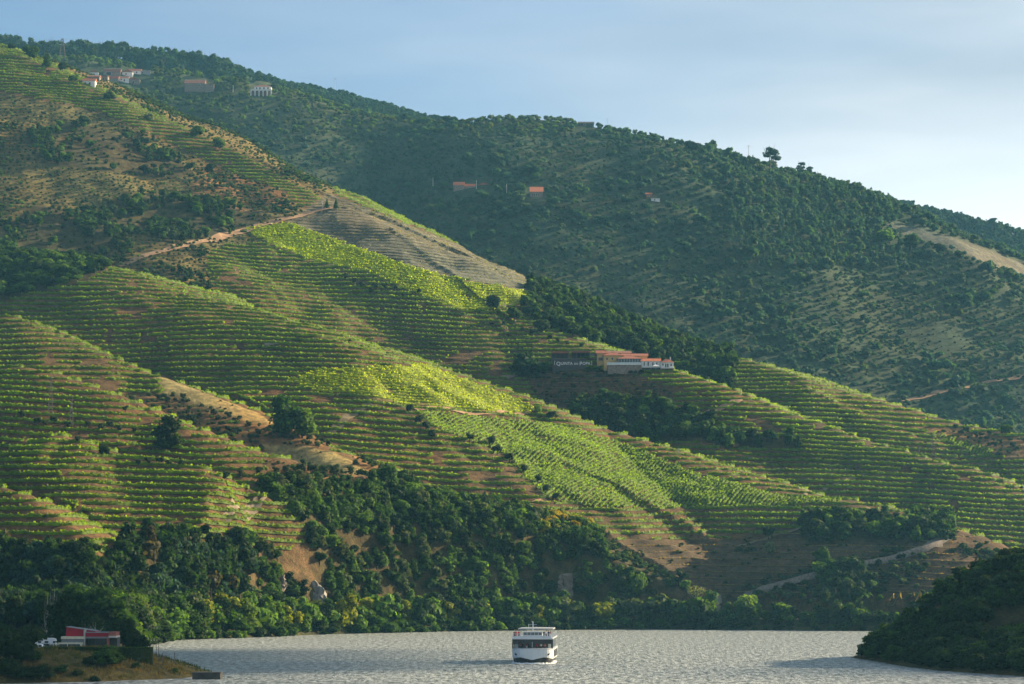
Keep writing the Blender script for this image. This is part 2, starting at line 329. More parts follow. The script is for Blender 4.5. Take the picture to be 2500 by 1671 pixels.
def mesh_np(name, verts, faces, mats, parent=None, col=None, smooth=False, link=True, mi=None):
    """numpy mesh: faces is an (n, 3|4) array or a list of such arrays"""
    fl = faces if isinstance(faces, list) else [faces]
    fl = [f for f in fl if len(f)]
    me = bpy.data.meshes.new(name)
    me.vertices.add(len(verts)); me.vertices.foreach_set('co', np.ascontiguousarray(verts, np.float32).ravel())
    nl = sum(f.size for f in fl); npoly = sum(len(f) for f in fl)
    me.loops.add(nl); me.loops.foreach_set('vertex_index', np.concatenate([f.ravel() for f in fl]).astype(np.int32))
    me.polygons.add(npoly)
    tot = np.concatenate([np.full(len(f), f.shape[1]) for f in fl]).astype(np.int32)
    me.polygons.foreach_set('loop_start', np.concatenate([[0], np.cumsum(tot)[:-1]]).astype(np.int32))
    me.polygons.foreach_set('loop_total', tot)
    if mi is not None: me.polygons.foreach_set('material_index', mi.astype(np.int32))
    if smooth: me.polygons.foreach_set('use_smooth', np.ones(npoly, bool))
    if col is not None:
        a = me.color_attributes.new('Col', 'FLOAT_COLOR', 'POINT')
        c4 = np.ones((len(verts), 4), np.float32); c4[:, :3] = col; a.data.foreach_set('color', c4.ravel())
    for m in (mats if isinstance(mats, (list, tuple)) else [mats]): me.materials.append(m)
    me.update(calc_edges=True)
    if not link: return me
    o = bpy.data.objects.new(name, me); COL.objects.link(o)
    if parent: o.parent = parent
    return o
def grid_faces(nx, ny):
    i = np.arange((nx-1)*(ny-1)); a = (i//(ny-1))*ny+i%(ny-1)
    return np.stack([a, a+ny, a+ny+1, a+1], 1)
def tag(o, label=None, cat=None, group=None, kind=None):
    if label: o['label'] = label
    if cat: o['category'] = cat
    if group: o['group'] = group
    if kind: o['kind'] = kind
    return o
def sheet(name, xs, ys, label, drop=0.0):
    X, Y = np.meshgrid(xs, ys, indexing='ij')
    Z, lay, dc, dl = terrain(X, Y, full=True)
    zn, u, v = zones(X, Y, Z, lay, dl)
    Z = terrace(X, Y, Z, zn)-drop
    c = GCA[zn]
    # blend land-use borders over a few metres
    for ax in (0, 1):
        c = (c+np.roll(c, 1, ax)+np.roll(c, -1, ax))/3
    red = np.clip(fbm(X/60, Y/60, 70, 3)*2.2+.5, 0, 1)[..., None]
    c = c*(np.array([1.12,.98,.86])*red+np.array([.9,1.0,1.05])*(1-red))
    o = mesh_np(name, np.stack([X, Y, Z], -1).reshape(-1, 3), grid_faces(len(xs), len(ys)), MG, col=c.reshape(-1, 3), smooth=True)
    tag(o, label, 'terrain', kind='structure'); return o
sheet('hillside', np.arange(-480, 431, 1.5), np.arange(900, 2246, 1.25), 'terraced brown hillside of vineyards rising from the far river bank')
sheet('mountain', np.arange(-1300, 1301, 6.0), np.arange(2240, 4300, 5.0), 'tall scrub covered mountain behind the vineyards', .3)
sheet('promontory', np.arange(-330, -50, 1.2), np.arange(555, 902, 1.5), 'low grassy river spit with dry grass')
sheet('headland', np.arange(84, 1000, 3.0), np.arange(195, 1100, 3.5), 'steep dark bank at the near side of the river')
log('ground')
# ------------------------------------------------------------------ river: wind ripples run across the view
def water_material():
    m, nt = nodes('river_water'); L = nt.links.new
    g = N(nt, 'ShaderNodeNewGeometry')
    mp = N(nt, 'ShaderNodeMapping'); L(g.outputs['Position'], mp.inputs['Vector']); mp.inputs['Scale'].default_value = (1, .20, 1); mp.inputs['Rotation'].default_value = (0, 0, math.radians(4))
    n1 = N(nt, 'ShaderNodeTexNoise', Scale=.62, Detail=6.0, Roughness=.66); L(mp.outputs[0], n1.inputs['Vector'])
    mp2 = N(nt, 'ShaderNodeMapping'); L(g.outputs['Position'], mp2.inputs['Vector']); mp2.inputs['Scale'].default_value = (1, .35, 1)
    n2 = N(nt, 'ShaderNodeTexNoise', Scale=1.6, Detail=3.0, Roughness=.6); L(mp2.outputs[0], n2.inputs['Vector'])
    a = N(nt, 'ShaderNodeMath', operation='MULTIPLY_ADD'); L(n1.outputs[0], a.inputs[0]); a.inputs[1].default_value = 2.4; L(n2.outputs[0], a.inputs[2])
    b = N(nt, 'ShaderNodeBump', Strength=1.0, Distance=.9); L(a.outputs[0], b.inputs['Height'])
    p = N(nt, 'ShaderNodeBsdfPrincipled', Roughness=.3); p.inputs['Base Color'].default_value = (.20,.225,.20,1); p.inputs['IOR'].default_value = 1.33
    p.inputs['Specular IOR Level'].default_value = .5
    L(b.outputs[0], p.inputs['Normal'])
    fr = N(nt, 'ShaderNodeValToRGB'); fr.color_ramp.elements[0].position = .43; fr.color_ramp.elements[0].color = (.035,.045,.04,1); fr.color_ramp.elements[1].position = .58; fr.color_ramp.elements[1].color = (.52,.56,.55,1)  # foam streaks, with sky glitter and dark troughs painted into the colour
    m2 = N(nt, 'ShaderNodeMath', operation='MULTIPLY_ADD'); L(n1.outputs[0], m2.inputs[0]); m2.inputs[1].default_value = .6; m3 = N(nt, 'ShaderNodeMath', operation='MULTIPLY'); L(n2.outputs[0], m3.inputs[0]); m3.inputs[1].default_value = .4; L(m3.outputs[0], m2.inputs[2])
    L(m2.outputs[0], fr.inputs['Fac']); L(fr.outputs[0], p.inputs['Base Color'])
    o = N(nt, 'ShaderNodeOutputMaterial'); L(p.outputs[0], o.inputs[0]); return m
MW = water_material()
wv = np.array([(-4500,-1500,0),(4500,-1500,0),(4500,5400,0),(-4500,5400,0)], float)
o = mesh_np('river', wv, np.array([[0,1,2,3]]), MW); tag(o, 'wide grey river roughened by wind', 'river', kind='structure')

# ------------------------------------------------------------------ cloudlike masses added out of view towards the sun to shade chosen ground
def shade_cloud(cx, cy, rx, ry, alt, seed, label):
    r = np.random.default_rng(seed); V = []; Fc = []; nv = 0
    back = alt/SUN_DIR.z
    ox, oy = cx+SUN_DIR.x*back, cy+SUN_DIR.y*back
    for i in range(90):
        a = r.uniform(0, 6.28); q = math.sqrt(r.uniform(0, 1))*.86
        px, py = q*math.cos(a)*rx, q*math.sin(a)*ry; k = r.uniform(.26, .44)*min(rx, ry)
        v = ICO2c[0]*np.array([k*1.2, k, k*.5])*(1+.10*r.standard_normal((len(ICO2c[0]), 1)))+np.array([ox+px, oy+py, alt+r.uniform(0, .15)*rx])
        V.append(v); Fc.append(ICO2c[1]+nv); nv += len(v)
    o = mesh_np('shade_cloud', np.concatenate(V), np.concatenate(Fc), mat_shade_cloud, smooth=True); tag(o, label, 'shade_cloud', kind='structure')
mat_shade_cloud = mat('shade_cloud', (.8,.81,.83), 1.0)
bm = bmesh.new(); bmesh.ops.create_icosphere(bm, subdivisions=3, radius=1.0)
ICO2c = (np.array([q.co[:] for q in bm.verts]), np.array([[q.index for q in p.verts] for p in bm.faces])); bm.free()
shade_cloud(-158, 705, 118, 215, 1500, 1, 'cloudlike mass added to shade the left bank of the near reach')
shade_cloud(225, 720, 90, 110, 1500, 3, 'cloudlike mass added to shade the near headland')
shade_cloud(190, 2480, 340, 175, 1700, 2, 'cloudlike mass added to shade the far mountain')
# ------------------------------------------------------------------ plants
def leaf_material(name, gloss=.25, trans=.38):
    m, nt = nodes(name); L = nt.links.new
    at = N(nt, 'ShaderNodeAttribute', attribute_name='Col'); oi = N(nt, 'ShaderNodeObjectInfo')
    x = N(nt, 'ShaderNodeMix', data_type='RGBA', blend_type='MULTIPLY'); x.inputs[0].default_value = 1
    L(at.outputs['Color'], x.inputs[6]); L(oi.outputs['Color'], x.inputs[7])
    p = N(nt, 'ShaderNodeBsdfPrincipled', Roughness=.7); p.inputs['Specular IOR Level'].default_value = gloss
    L(x.outputs[2], p.inputs['Base Color'])
    t = N(nt, 'ShaderNodeBsdfTranslucent')
    y = N(nt, 'ShaderNodeMix', data_type='RGBA', blend_type='MULTIPLY'); y.inputs[0].default_value = 1
    L(x.outputs[2], y.inputs[6]); y.inputs[7].default_value = (1.9, 1.85, .38, 1); L(y.outputs[2], t.inputs['Color'])
    s = N(nt, 'ShaderNodeMixShader'); s.inputs[0].default_value = trans; L(p.outputs[0], s.inputs[1]); L(t.outputs[0], s.inputs[2])
    o = N(nt, 'ShaderNodeOutputMaterial'); L(s.outputs[0], o.inputs[0]); return m
ML = leaf_material('leaves', .08, .34); MV = leaf_material('vine_leaves', .2, .5)
def bark_material(name, c):
    return mat(name, c, .9, noise=.35, scale=1.2, spec=.1)
MB = bark_material('bark', (.10,.075,.055)); MBP = bark_material('pale_bark', (.36,.33,.28))
_ico = None
def ico(sub=1):
    bm = bmesh.new(); bmesh.ops.create_icosphere(bm, subdivisions=sub, radius=1.0)
    v = np.array([q.co[:] for q in bm.verts]); f = np.array([[q.index for q in p.verts] for p in bm.faces]); bm.free(); return v, f
ICO1 = ico(1); ICO2 = ico(2)
def crown_np(r, blobs, leaves, size, core=.78, light=1.0):
    """leaf clusters spread over lumpy blobs; blobs: list of (x,y,z,rx,rz). Returns verts, faces (list), colours"""
    V = []; Fq = []; Ft = []; C = []; nv = 0
    area = np.array([b[3]*b[3] for b in blobs]); cnt = np.maximum(6, (leaves*area/area.sum()).astype(int))
    for b, n in zip(blobs, cnt):
        c0 = np.array(b[:3]); rad = np.array([b[3], b[3], b[4]])
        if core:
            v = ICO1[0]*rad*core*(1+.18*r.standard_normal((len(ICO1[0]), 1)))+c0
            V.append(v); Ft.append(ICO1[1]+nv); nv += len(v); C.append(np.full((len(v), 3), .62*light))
        d = r.standard_normal((n, 3)); d /= np.linalg.norm(d, axis=1)[:, None]
        d[:, 2] = np.where(d[:, 2] < -.35, -d[:, 2], d[:, 2])
        p = c0+d*rad*(r.uniform(.80, 1.16, (n, 1)))
        nrm = d+.55*r.standard_normal((n, 3)); nrm /= np.linalg.norm(nrm, axis=1)[:, None]
        t = np.cross(nrm, r.standard_normal((n, 3))); t /= np.linalg.norm(t, axis=1)[:, None]; w = np.cross(nrm, t)
        s = size*r.uniform(.6, 1.5, (n, 1))
        q = np.stack([p-t*s-w*s*.7, p+t*s*.8-w*s, p+t*s+w*s*.8, p-t*s*.7+w*s], 1).reshape(-1, 3)
        V.append(q); Fq.append(np.arange(4*n).reshape(-1, 4)+nv); nv += 4*n
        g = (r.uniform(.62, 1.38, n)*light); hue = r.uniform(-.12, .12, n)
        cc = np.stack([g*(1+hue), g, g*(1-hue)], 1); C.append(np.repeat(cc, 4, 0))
    faces = [np.concatenate(Fq)]+([np.concatenate(Ft)] if Ft else [])
    return np.concatenate(V), faces, np.concatenate(C)
def limb_np(path, radii, n=6):
    V = []; Fc = []
    path = [np.array(p, float) for p in path]
    for i, (p, r) in enumerate(zip(path, radii)):
        d = (path[min(i+1, len(path)-1)]-path[max(i-1, 0)]); d /= np.linalg.norm(d)+1e-9
        a = np.cross(d, [0.3, 1, .1]); a /= np.linalg.norm(a); b = np.cross(d, a)
        for k in range(n):
            t = 2*math.pi*k/n; V.append(p+(a*math.cos(t)+b*math.sin(t))*r)
    for i in range(len(path)-1):
        for k in range(n): Fc.append([i*n+k, i*n+(k+1) % n, (i+1)*n+(k+1) % n, (i+1)*n+k])
    return np.array(V), np.array(Fc)
def join_np(parts):
    V = []; Fc = []; nv = 0
    for v, f in parts: V.append(v); Fc.append(f+nv); nv += len(v)
    return np.concatenate(V), np.concatenate(Fc)
def trunk_np(r, h, rad, spread, n_limbs=4, start=.45):
    lean = r.uniform(-.05, .05, 2)
    top = np.array([lean[0], lean[1], h])
    parts = [limb_np([(0,0,-.04), (lean[0]*.3, lean[1]*.3, h*.4), top], [rad*1.25, rad*.85, rad*.4])]
    for i in range(n_limbs):
        a = i*2*math.pi/n_limbs+r.uniform(-.4, .4); z0 = h*(start+.4*i/n_limbs)
        p0 = top*(z0/h)*np.array([1,1,0])+np.array([0,0,z0])
        p1 = p0+np.array([math.cos(a)*spread*.6, math.sin(a)*spread*.6, h*.18]); p2 = p0+np.array([math.cos(a)*spread, math.sin(a)*spread, h*.42])
        parts.append(limb_np([p0, p1, p2], [rad*.5, rad*.34, rad*.15], 5))
    return join_np(parts)
def round_blobs(r, n, cz, R, rb, flat=.85):
    bl = [(0, 0, cz, R*.72, R*.72*flat)]
    for i in range(n):
        a = r.uniform(0, 2*math.pi); e = r.uniform(-.95, 1.1); q = R*r.uniform(.5, .78)
        k = rb*r.uniform(.7, 1.3)
        bl.append((q*math.cos(a)*math.cos(e), q*math.sin(a)*math.cos(e), cz+q*math.sin(e)*flat, k, k*.85))
    return bl
def make_kind(kind, r, lod=0):
    """unit-height plant: (crown verts, faces, cols), (trunk verts, faces)"""
    q = [1.0, .3, .11][lod]; sz = [1, 1.75, 2.7][lod]
    if kind == 'round':
        bl = round_blobs(r, [11, 6, 3][lod], .50, .47, .20)
        c = crown_np(r, bl, int(1150*q), .032*sz); t = trunk_np(r, .5, .035, .26)
    elif kind == 'oak':
        bl = [(r.uniform(-.16,.16), r.uniform(-.16,.16), z, r.uniform(.24,.36)*(1.08-.42*z), r.uniform(.14,.22)) for z in np.linspace(.16, .84, [7,4,3][lod])]
        ox, oy = r.uniform(-.14,.14,2)
        bl += [(ox+r.uniform(-.30,.30), oy+r.uniform(-.30,.30), r.uniform(.15,.72), r.uniform(.10,.19), r.uniform(.09,.16)) for _ in range([8,4,2][lod])]
        c = crown_np(r, bl, int(1150*q), .030*sz); t = trunk_np(r, .5, .035, .22)
    elif kind == 'tall':
        bl = [(r.uniform(-.05,.05), r.uniform(-.05,.05), z, .20*(1-.5*abs(z-.5)), .16) for z in np.linspace(.26, .88, [7,4,3][lod])]
        bl += [(r.uniform(-.17,.17), r.uniform(-.17,.17), r.uniform(.3,.8), .11, .10) for _ in range([6,3,1][lod])]
        c = crown_np(r, bl, int(850*q), .026*sz); t = trunk_np(r, .7, .022, .14)
    elif kind == 'bush':
        bl = round_blobs(r, [9, 5, 2][lod], .42, .50, .24, .8)
        bl += [(r.uniform(-.35,.35), r.uniform(-.35,.35), .22, .22, .2) for _ in range([4,2,1][lod])]
        c = crown_np(r, bl, int(800*q), .036*sz); t = trunk_np(r, .3, .03, .2, 3)
    elif kind == 'olive':
        bl = round_blobs(r, [9, 4, 2][lod], .52, .44, .18, .85)
        c = crown_np(r, bl, int(620*q), .024*sz); t = trunk_np(r, .45, .05, .2, 3)
    elif kind == 'pine':
        bl = []
        for i in range([9, 5, 3][lod]):
            z = .45+.5*(i/[9, 5, 3][lod])+r.uniform(-.04,.04); a = r.uniform(0, 2*math.pi); q2 = .27*(1.15-z)*1.6*r.uniform(.3, 1)
            bl.append((q2*math.cos(a), q2*math.sin(a), z, r.uniform(.09,.15), r.uniform(.05,.09)))
        c = crown_np(r, bl, int(700*q), .024*sz, core=.6, light=.9); t = trunk_np(r, .93, .018, .2, 6, .45)
    elif kind == 'cone':
        bl = [(r.uniform(-.02,.02), r.uniform(-.02,.02), z, .24*(1.05-z)+.02, .09) for z in np.linspace(.14, .96, [10,5,4][lod])]
        c = crown_np(r, bl, int(800*q), .024*sz, core=.6, light=.9); t = trunk_np(r, .9, .018, .1, 3)
    elif kind == 'umbrella':
        bl = [(.16*math.cos(a), .16*math.sin(a), .82, .20, .12) for a in (0, 2.1, 4.2)]+[(0,0,.88,.2,.1)]
        c = crown_np(r, bl, int(420*q), .03*sz); t = trunk_np(r, .76, .03, .12, 4, .7)
    elif kind == 'sparse':
        bl = round_blobs(r, 9, .62, .42, .12)
        c = crown_np(r, bl, int(330*q), .022*sz, core=0); t = trunk_np(r, .62, .02, .34, 9, .25)
    return c, t
KINDS = ['round', 'oak', 'tall', 'bush', 'olive', 'pine', 'cone', 'umbrella', 'sparse']
NV = {'round': 6, 'oak': 6, 'tall': 3, 'bush': 6, 'olive': 4, 'pine': 4, 'cone': 3, 'umbrella': 2, 'sparse': 2}
LODS = {}
for kd in KINDS:
    for lod in (1, 2):
        LODS[kd, lod] = [make_kind(kd, np.random.default_rng(100+i+lod*50+len(kd)), lod) for i in range(3)]
PROTO = {}
def proto(kind, i):
    if (kind, i) not in PROTO:
        (cv, cf, cc), (tv, tf) = make_kind(kind, np.random.default_rng(500+i*7+len(kind)), 0)
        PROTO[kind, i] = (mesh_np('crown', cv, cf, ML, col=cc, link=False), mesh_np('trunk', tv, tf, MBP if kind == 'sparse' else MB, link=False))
    return PROTO[kind, i]
# foliage colours (albedo)
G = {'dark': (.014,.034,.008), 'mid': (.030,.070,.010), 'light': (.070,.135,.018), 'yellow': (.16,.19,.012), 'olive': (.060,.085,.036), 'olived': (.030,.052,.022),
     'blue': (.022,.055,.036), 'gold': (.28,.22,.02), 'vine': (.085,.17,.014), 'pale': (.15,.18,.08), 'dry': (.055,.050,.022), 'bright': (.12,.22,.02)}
NAMEOF = {'round': 'tree', 'oak': 'tree', 'tall': 'tree', 'bush': 'bush', 'olive': 'olive_tree', 'pine': 'pine_tree', 'cone': 'pine_tree', 'umbrella': 'umbrella_tree', 'sparse': 'tree'}
CATOF = {'tree': 'tree', 'bush': 'bush', 'olive_tree': 'olive tree', 'pine_tree': 'pine tree', 'umbrella_tree': 'tree'}
vr = np.random.default_rng(3)
def place_plant(kind, x, y, z, h, wide, colour, label, group=None, rot=None):
    """one plant that can be pointed at: an empty with its own trunk and crown"""
    nm = NAMEOF[kind]
    i = int(vr.integers(NV[kind])); mc, mt = proto(kind, i)
    e = bpy.data.objects.new(nm, None); COL.objects.link(e)
    e.location = (x, y, z-.1); e.rotation_euler = (0, 0, vr.uniform(0, 6.28) if rot is None else rot); e.scale = (h*wide, h*wide, h)
    tag(e, label, CATOF[nm], group)
    for n2, me in (('trunk', mt), ('crown', mc)):
        o = bpy.data.objects.new(n2, me); COL.objects.link(o); o.parent = e
        if n2 == 'crown':
            k = vr.uniform(.85, 1.2); o.color = (colour[0]*k*vr.uniform(.9,1.12), colour[1]*k, colour[2]*k, 1)
    return e
def merged(name, items, lod, label, cat='wood'):
    """items: arrays kind, x, y, z, h, wide, colour -> one mesh of many far plants"""
    V = []; Fq = []; Ft = []; C = []; nv = 0
    by = {}
    for it in items: by.setdefault((it[0], int(vr.integers(3))), []).append(it)
    for (kd, vi), L in by.items():
        (cv, cf, cc), (tv, tf) = LODS[kd, lod][vi]
        n = len(L); A = np.array([[q[1], q[2], q[3], q[4], q[5]] for q in L], float); col = np.array([q[6] for q in L])
        th = vr.uniform(0, 6.28, n); c, s = np.cos(th), np.sin(th)
        h = A[:, 3]; w = h*A[:, 4]
        def put(v):
            X = (v[None, :, 0]*c[:, None]-v[None, :, 1]*s[:, None])*w[:, None]+A[:, 0:1]
            Y = (v[None, :, 0]*s[:, None]+v[None, :, 1]*c[:, None])*w[:, None]+A[:, 1:2]
            Z = v[None, :, 2]*h[:, None]+A[:, 2:3]
            return np.stack([X, Y, Z], -1).reshape(-1, 3)
        V.append(put(cv)); far = name == 'mountain_vegetation'; k = vr.uniform(.85, 1.18, (n, 1, 1)) if far else vr.uniform(.75, 1.3, (n, 1, 1))
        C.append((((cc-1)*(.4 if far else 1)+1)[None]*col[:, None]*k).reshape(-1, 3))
        off = (np.arange(n)*len(cv))[:, None, None]+nv
        Fq.append((cf[0][None]+off).reshape(-1, 4))
        if len(cf) > 1: Ft.append((cf[1][None]+off).reshape(-1, 3))
        nv += n*len(cv)
        if lod == 1 or kd in ('pine',):
            V.append(put(tv)); C.append(np.tile([.07,.055,.04], (n*len(tv), 1)))
            Fq.append((tf[None]+(np.arange(n)*len(tv))[:, None, None]+nv).reshape(-1, 4)); nv += n*len(tv)
    if not V: return None
    fs = [np.concatenate(Fq)]+([np.concatenate(Ft)] if Ft else [])
    o = mesh_np(name, np.concatenate(V), fs, ML, col=np.concatenate(C))
    tag(o, label, cat, kind='stuff'); log(name, len(items), 'plants', sum(len(f) for f in fs), 'faces'); return o
def pick(r, names, w=None):
    return G[names[int(r.choice(len(names), p=w))]]
def jitter_grid(x0, x1, y0, y1, s):
    X, Y = np.meshgrid(np.arange(x0, x1, s), np.arange(y0, y1, s)); n = X.size
    return X.ravel()+vr.uniform(-.48, .48, n)*s, Y.ravel()+vr.uniform(-.48, .48, n)*s
cand = []       # (kind, x, y, z, h, wide, colour, region)
FARC = [(.030,.072,.050), (.040,.092,.052), (.050,.084,.058), (.034,.080,.068)]  # blue-green raised so the foliage colour stands in for thinned haze
KEEP = [(196,368,168,206),(444,524,190,222),(606,668,202,232),(1100,1202,436,470),(1286,1334,448,490),(1568,1616,466,498),(1335,1652,850,918),(1404,1456,285,312),(1570,1598,1470,1492),(742,800,1405,1490),(1345,1402,1396,1470)]
def scatter(x, y, fn, tall):
    z, lay, dc, dl = terrain(x, y, full=True)
    vis = visible(x, y, z, tall); x, y, z, lay, dl = x[vis], y[vis], z[vis], lay[vis], dl[vis]
    zn, u, v = zones(x, y, z, lay, dl)
    z = terrace(x, y, z, zn)
    for i in range(len(x)):
        if any(a < u[i] < b and c < v[i] < d+14 for a, b, c, d in KEEP) and zn[i] != SHELF and not (KEYS[lay[i]] == 'D' and y[i] > 1800): continue
        r = fn(x[i], y[i], z[i], KEYS[lay[i]], zn[i], u[i], v[i], dl[i])
        if r: cand.append((r[0], x[i], y[i], z[i]-.15, r[1], r[2], r[3], r[4]))
U = vr.uniform
nz1 = lambda x, y, s, q: float(fbm(np.array([x/s]), np.array([y/s]), q, 3)[0])
def f_wood(x, y, z, k, zn, u, v, dl):
    if zn == WOOD and y > 905:
        if k in ('A0', 'A1', 'A2') and u < 620 and v > 1300:
            h = U(7, 13)
            kd = 'pine' if U() < .12 else 'tall' if U() < .2 else 'oak' if U() < .6 else 'round'
            if z < 9 and dl < 30: h *= 1.1
            return kd, h, U(.8, 1.1), pick(vr, ['dark', 'blue', 'mid', 'dry'], [.5, .27, .17, .06]), 'leftwood'
        if k in ('H', 'A1', 'A2', 'A0', 'B'):
            h = U(4.5, 8.5)
            if u > 1310 and v < 1320 and U() < .45: return 'round', h, U(.95, 1.2), pick(vr, ['gold', 'yellow', 'light']), 'spur'
            kd = 'cone' if U() < .025 else 'tall' if U() < .08 else 'oak' if U() < .5 else 'round' if U() < .6 else 'bush'
            if v < 1430 and u > 1430+max(0, v-1290)*.8: return ('bush', U(1.5, 3.6), 1.3, pick(vr, ['olive', 'olived', 'mid', 'dark']), 'scrub') if U() < .7 else None
            return kd, h*(1.5 if kd in ('cone',) else 1), U(.95, 1.25), pick(vr, ['dark', 'mid', 'light', 'olive'], [.30, .40, .18, .12]), 'spur'
        if k == 'C' and u < 320: return 'round', U(4.5, 8), U(1, 1.25), pick(vr, ['dark', 'mid', 'light'], [.4, .4, .2]), 'upperwood'
        if k == 'E' and nz1(x, y, 22, 33) < -.02: return ('bush', U(1.5, 3), 1.2, pick(vr, ['olive', 'olived', 'mid']), 'upperwood') if U() < .5 else None
        if k == 'E': return ('round' if U() < .7 else 'tall'), U(3.5, 7.5), U(.95, 1.2), pick(vr, ['dark', 'mid', 'olived', 'light'], [.3, .35, .2, .15]), 'upperwood'
        if k in ('D', 'Dl', 'D2', 'C'): 
            return ('oak' if U() < .5 else 'round'), U(5.5, 9.5), U(.95, 1.2), pick(vr, ['dark', 'mid', 'olived', 'light'], [.35, .4, .15, .1]), 'ridgewood'
    return None
x, y = jitter_grid(-460, 330, 940, 2240, 4.9); scatter(x, y, f_wood, 8)
def f_shelf(x, y, z, k, zn, u, v, dl):
    if y < 905 or zn != SHELF or z < -.3: return None
    if 14 < dl < 20.5 and u > 480: return None      # the road along the bank
    if dl > 20.5: return ('bush', U(2, 4.5), U(1, 1.4), pick(vr, ['dark', 'mid', 'olive']), 'bank') if U() < .35 else None
    if u > 1750: h = U(3.5, 6.5) if U() < .8 else U(8, 10)
    elif u < 480: h = U(9, 15)
    else: h = U(5, 8) if U() < .45 else U(8, 13.5)
    if dl < 4: return 'bush', h*.5, U(1.1, 1.5), pick(vr, ['dark', 'mid', 'light'], [.4, .4, .2]), 'bank'
    w = [.16, .32, .34, .10, .08] if 480 < u < 1750 else [.5, .35, .1, .0, .05]
    return ('oak' if U() < .5 else 'round' if U() < .5 else 'bush' if U() < .5 else 'tall'), h, U(.95, 1.25), pick(vr, ['dark', 'mid', 'light', 'yellow', 'olive'], w), 'bank'
x, y = jitter_grid(-190, 300, 930, 1370, 4.5); scatter(x, y, f_shelf, 10)
x, y = jitter_grid(-150, 140, 1080, 1420, 3.3); _dl = np.where(inside(x, y, RIVER), -1, 1)*seg_dist(x, y, RIVER); q = (_dl > 21) & (_dl < 62); scatter(x[q], y[q], f_wood, 8)
def f_rock(x, y, z, k, zn, u, v, dl):
    if zn != ROCK or y < 905: return None
    if u < 470: return 'round', U(7, 12), U(.9, 1.1), pick(vr, ['dark', 'blue', 'mid']), 'leftwood'
    if nz1(x, y, 20, 61) > -.12: return ('bush' if U() < .6 else 'round'), U(2.5, 6), U(1, 1.3), pick(vr, ['dark', 'mid', 'light', 'olive']), 'spur'
    return None
x, y = jitter_grid(-190, 300, 940, 1420, 3.8); scatter(x, y, f_rock, 6)
def f_small(x, y, z, k, zn, u, v, dl):
    if zn == SCRUB:
        d = nz1(x, y, 38, 81)
        if d <= .13 and U() < .6: return None
        if d < -.06: return ('bush', U(.7, 1.6), 1.2, pick(vr, ['olive', 'olived', 'mid'])  , 'scrub') if U() < .45 else None
        if d > .13: return ('round' if U() < .6 else 'bush'), U(2.4, 4.6), U(.95, 1.25), pick(vr, ['dark', 'mid', 'olived']), 'scrub'
        return (('olive' if U() < .6 else 'bush'), U(1.4, 3.0), U(.95, 1.2), pick(vr, ['olive', 'olived', 'mid', 'light']), 'scrub') if U() < .7 else None
    if zn == OLIVE and k in ('B', 'A1', 'E', 'D', 'D2', 'Dl'):
        return ('olive', U(2.8, 4.4), U(.95, 1.15), pick(vr, ['olive', 'olived'], [.4, .6]), 'olives') if U() < (.30 if k != 'E' else .5) else None
    if zn == BROWN: 
        if k in ('D2', 'D'): return ('bush', U(1.2, 2.2), 1.1, G['olived'], 'scrub') if U() < .45 else None
        if u > 1730 and v > 1340 and nz1(x, y, 30, 91) > .0: return 'bush', U(2.0, 4.5), 1.15, pick(vr, ['dark', 'olived', 'olive', 'mid']), 'scrub'
        return ('bush', U(.8, 2.2), 1.2, pick(vr, ['olive', 'olived', 'mid']), 'scrub') if U() < .24 else None
    if zn == STRAW: return ('bush', U(.6, 1.3), 1.3, pick(vr, ['olive', 'dry']), 'scrub') if U() < .12 else None
    if zn == VINE: return ('bush', U(.8, 1.8), 1.1, pick(vr, ['mid', 'olived']), 'scrub') if U() < .012 else None
    return None
x, y = jitter_grid(-460, 380, 960, 2250, 4.3); scatter(x, y, f_small, 3)
def f_mount(x, y, z, k, zn, u, v, dl):
    if k in ('F', 'F2') and zn == MOUNT:
        d = nz1(x, y, 90, 111)
        if k == 'F2': return ('round', U(5, 8), 1.1, pick(vr, ['dark', 'blue']), 'far')
        if u < 860 and v < 300: 
            if U() < .55: return ('olive' if U() < .7 else 'oak'), U(3.5, 7.5), 1.15, pick(vr, ['olive', 'olived', 'light']), 'far'
            return ('bush', U(2, 4), 1.2, pick(vr, ['olive', 'olived', 'mid']), 'far') if U() < .6 else None
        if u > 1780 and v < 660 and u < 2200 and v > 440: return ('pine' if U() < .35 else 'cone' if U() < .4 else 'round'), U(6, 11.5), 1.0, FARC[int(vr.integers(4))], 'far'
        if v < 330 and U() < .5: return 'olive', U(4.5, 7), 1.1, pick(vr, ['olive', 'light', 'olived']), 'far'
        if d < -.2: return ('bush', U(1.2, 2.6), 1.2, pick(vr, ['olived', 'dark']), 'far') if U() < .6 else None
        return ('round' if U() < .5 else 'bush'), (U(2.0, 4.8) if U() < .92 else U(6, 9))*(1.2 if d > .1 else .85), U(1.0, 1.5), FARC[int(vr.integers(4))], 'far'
    if k == 'F0': return ('pine' if U() < .6 else 'round'), U(11, 22), .95, pick(vr, ['dark', 'blue']), 'far'
    if k == 'G2': return ('round' if U() < .85 else 'cone'), U(5, 10), 1.1, pick(vr, ['dark', 'blue']), 'far'
    if k == 'F' and zn == GREY: return None
    return None
x, y = jitter_grid(-760, 760, 2110, 3760, 6.6); scatter(x, y, f_mount, 6)
def f_right(x, y, z, k, zn, u, v, dl):
    if z < .4 or u > 2600: return None
    if nz1(x, y, 12, 131) < -.17: return None
    return ('bush' if U() < .7 else 'round'), U(2.6, 5.2), U(1.05, 1.35), pick(vr, ['dark', 'mid', 'olived'], [.55, .3, .15]), 'headland'
x, y = jitter_grid(88, 175, 600, 830, 3.7)
q = inside(x, y, RIGHT); scatter(x[q], y[q], f_right, 5)
log('candidates', len(cand))
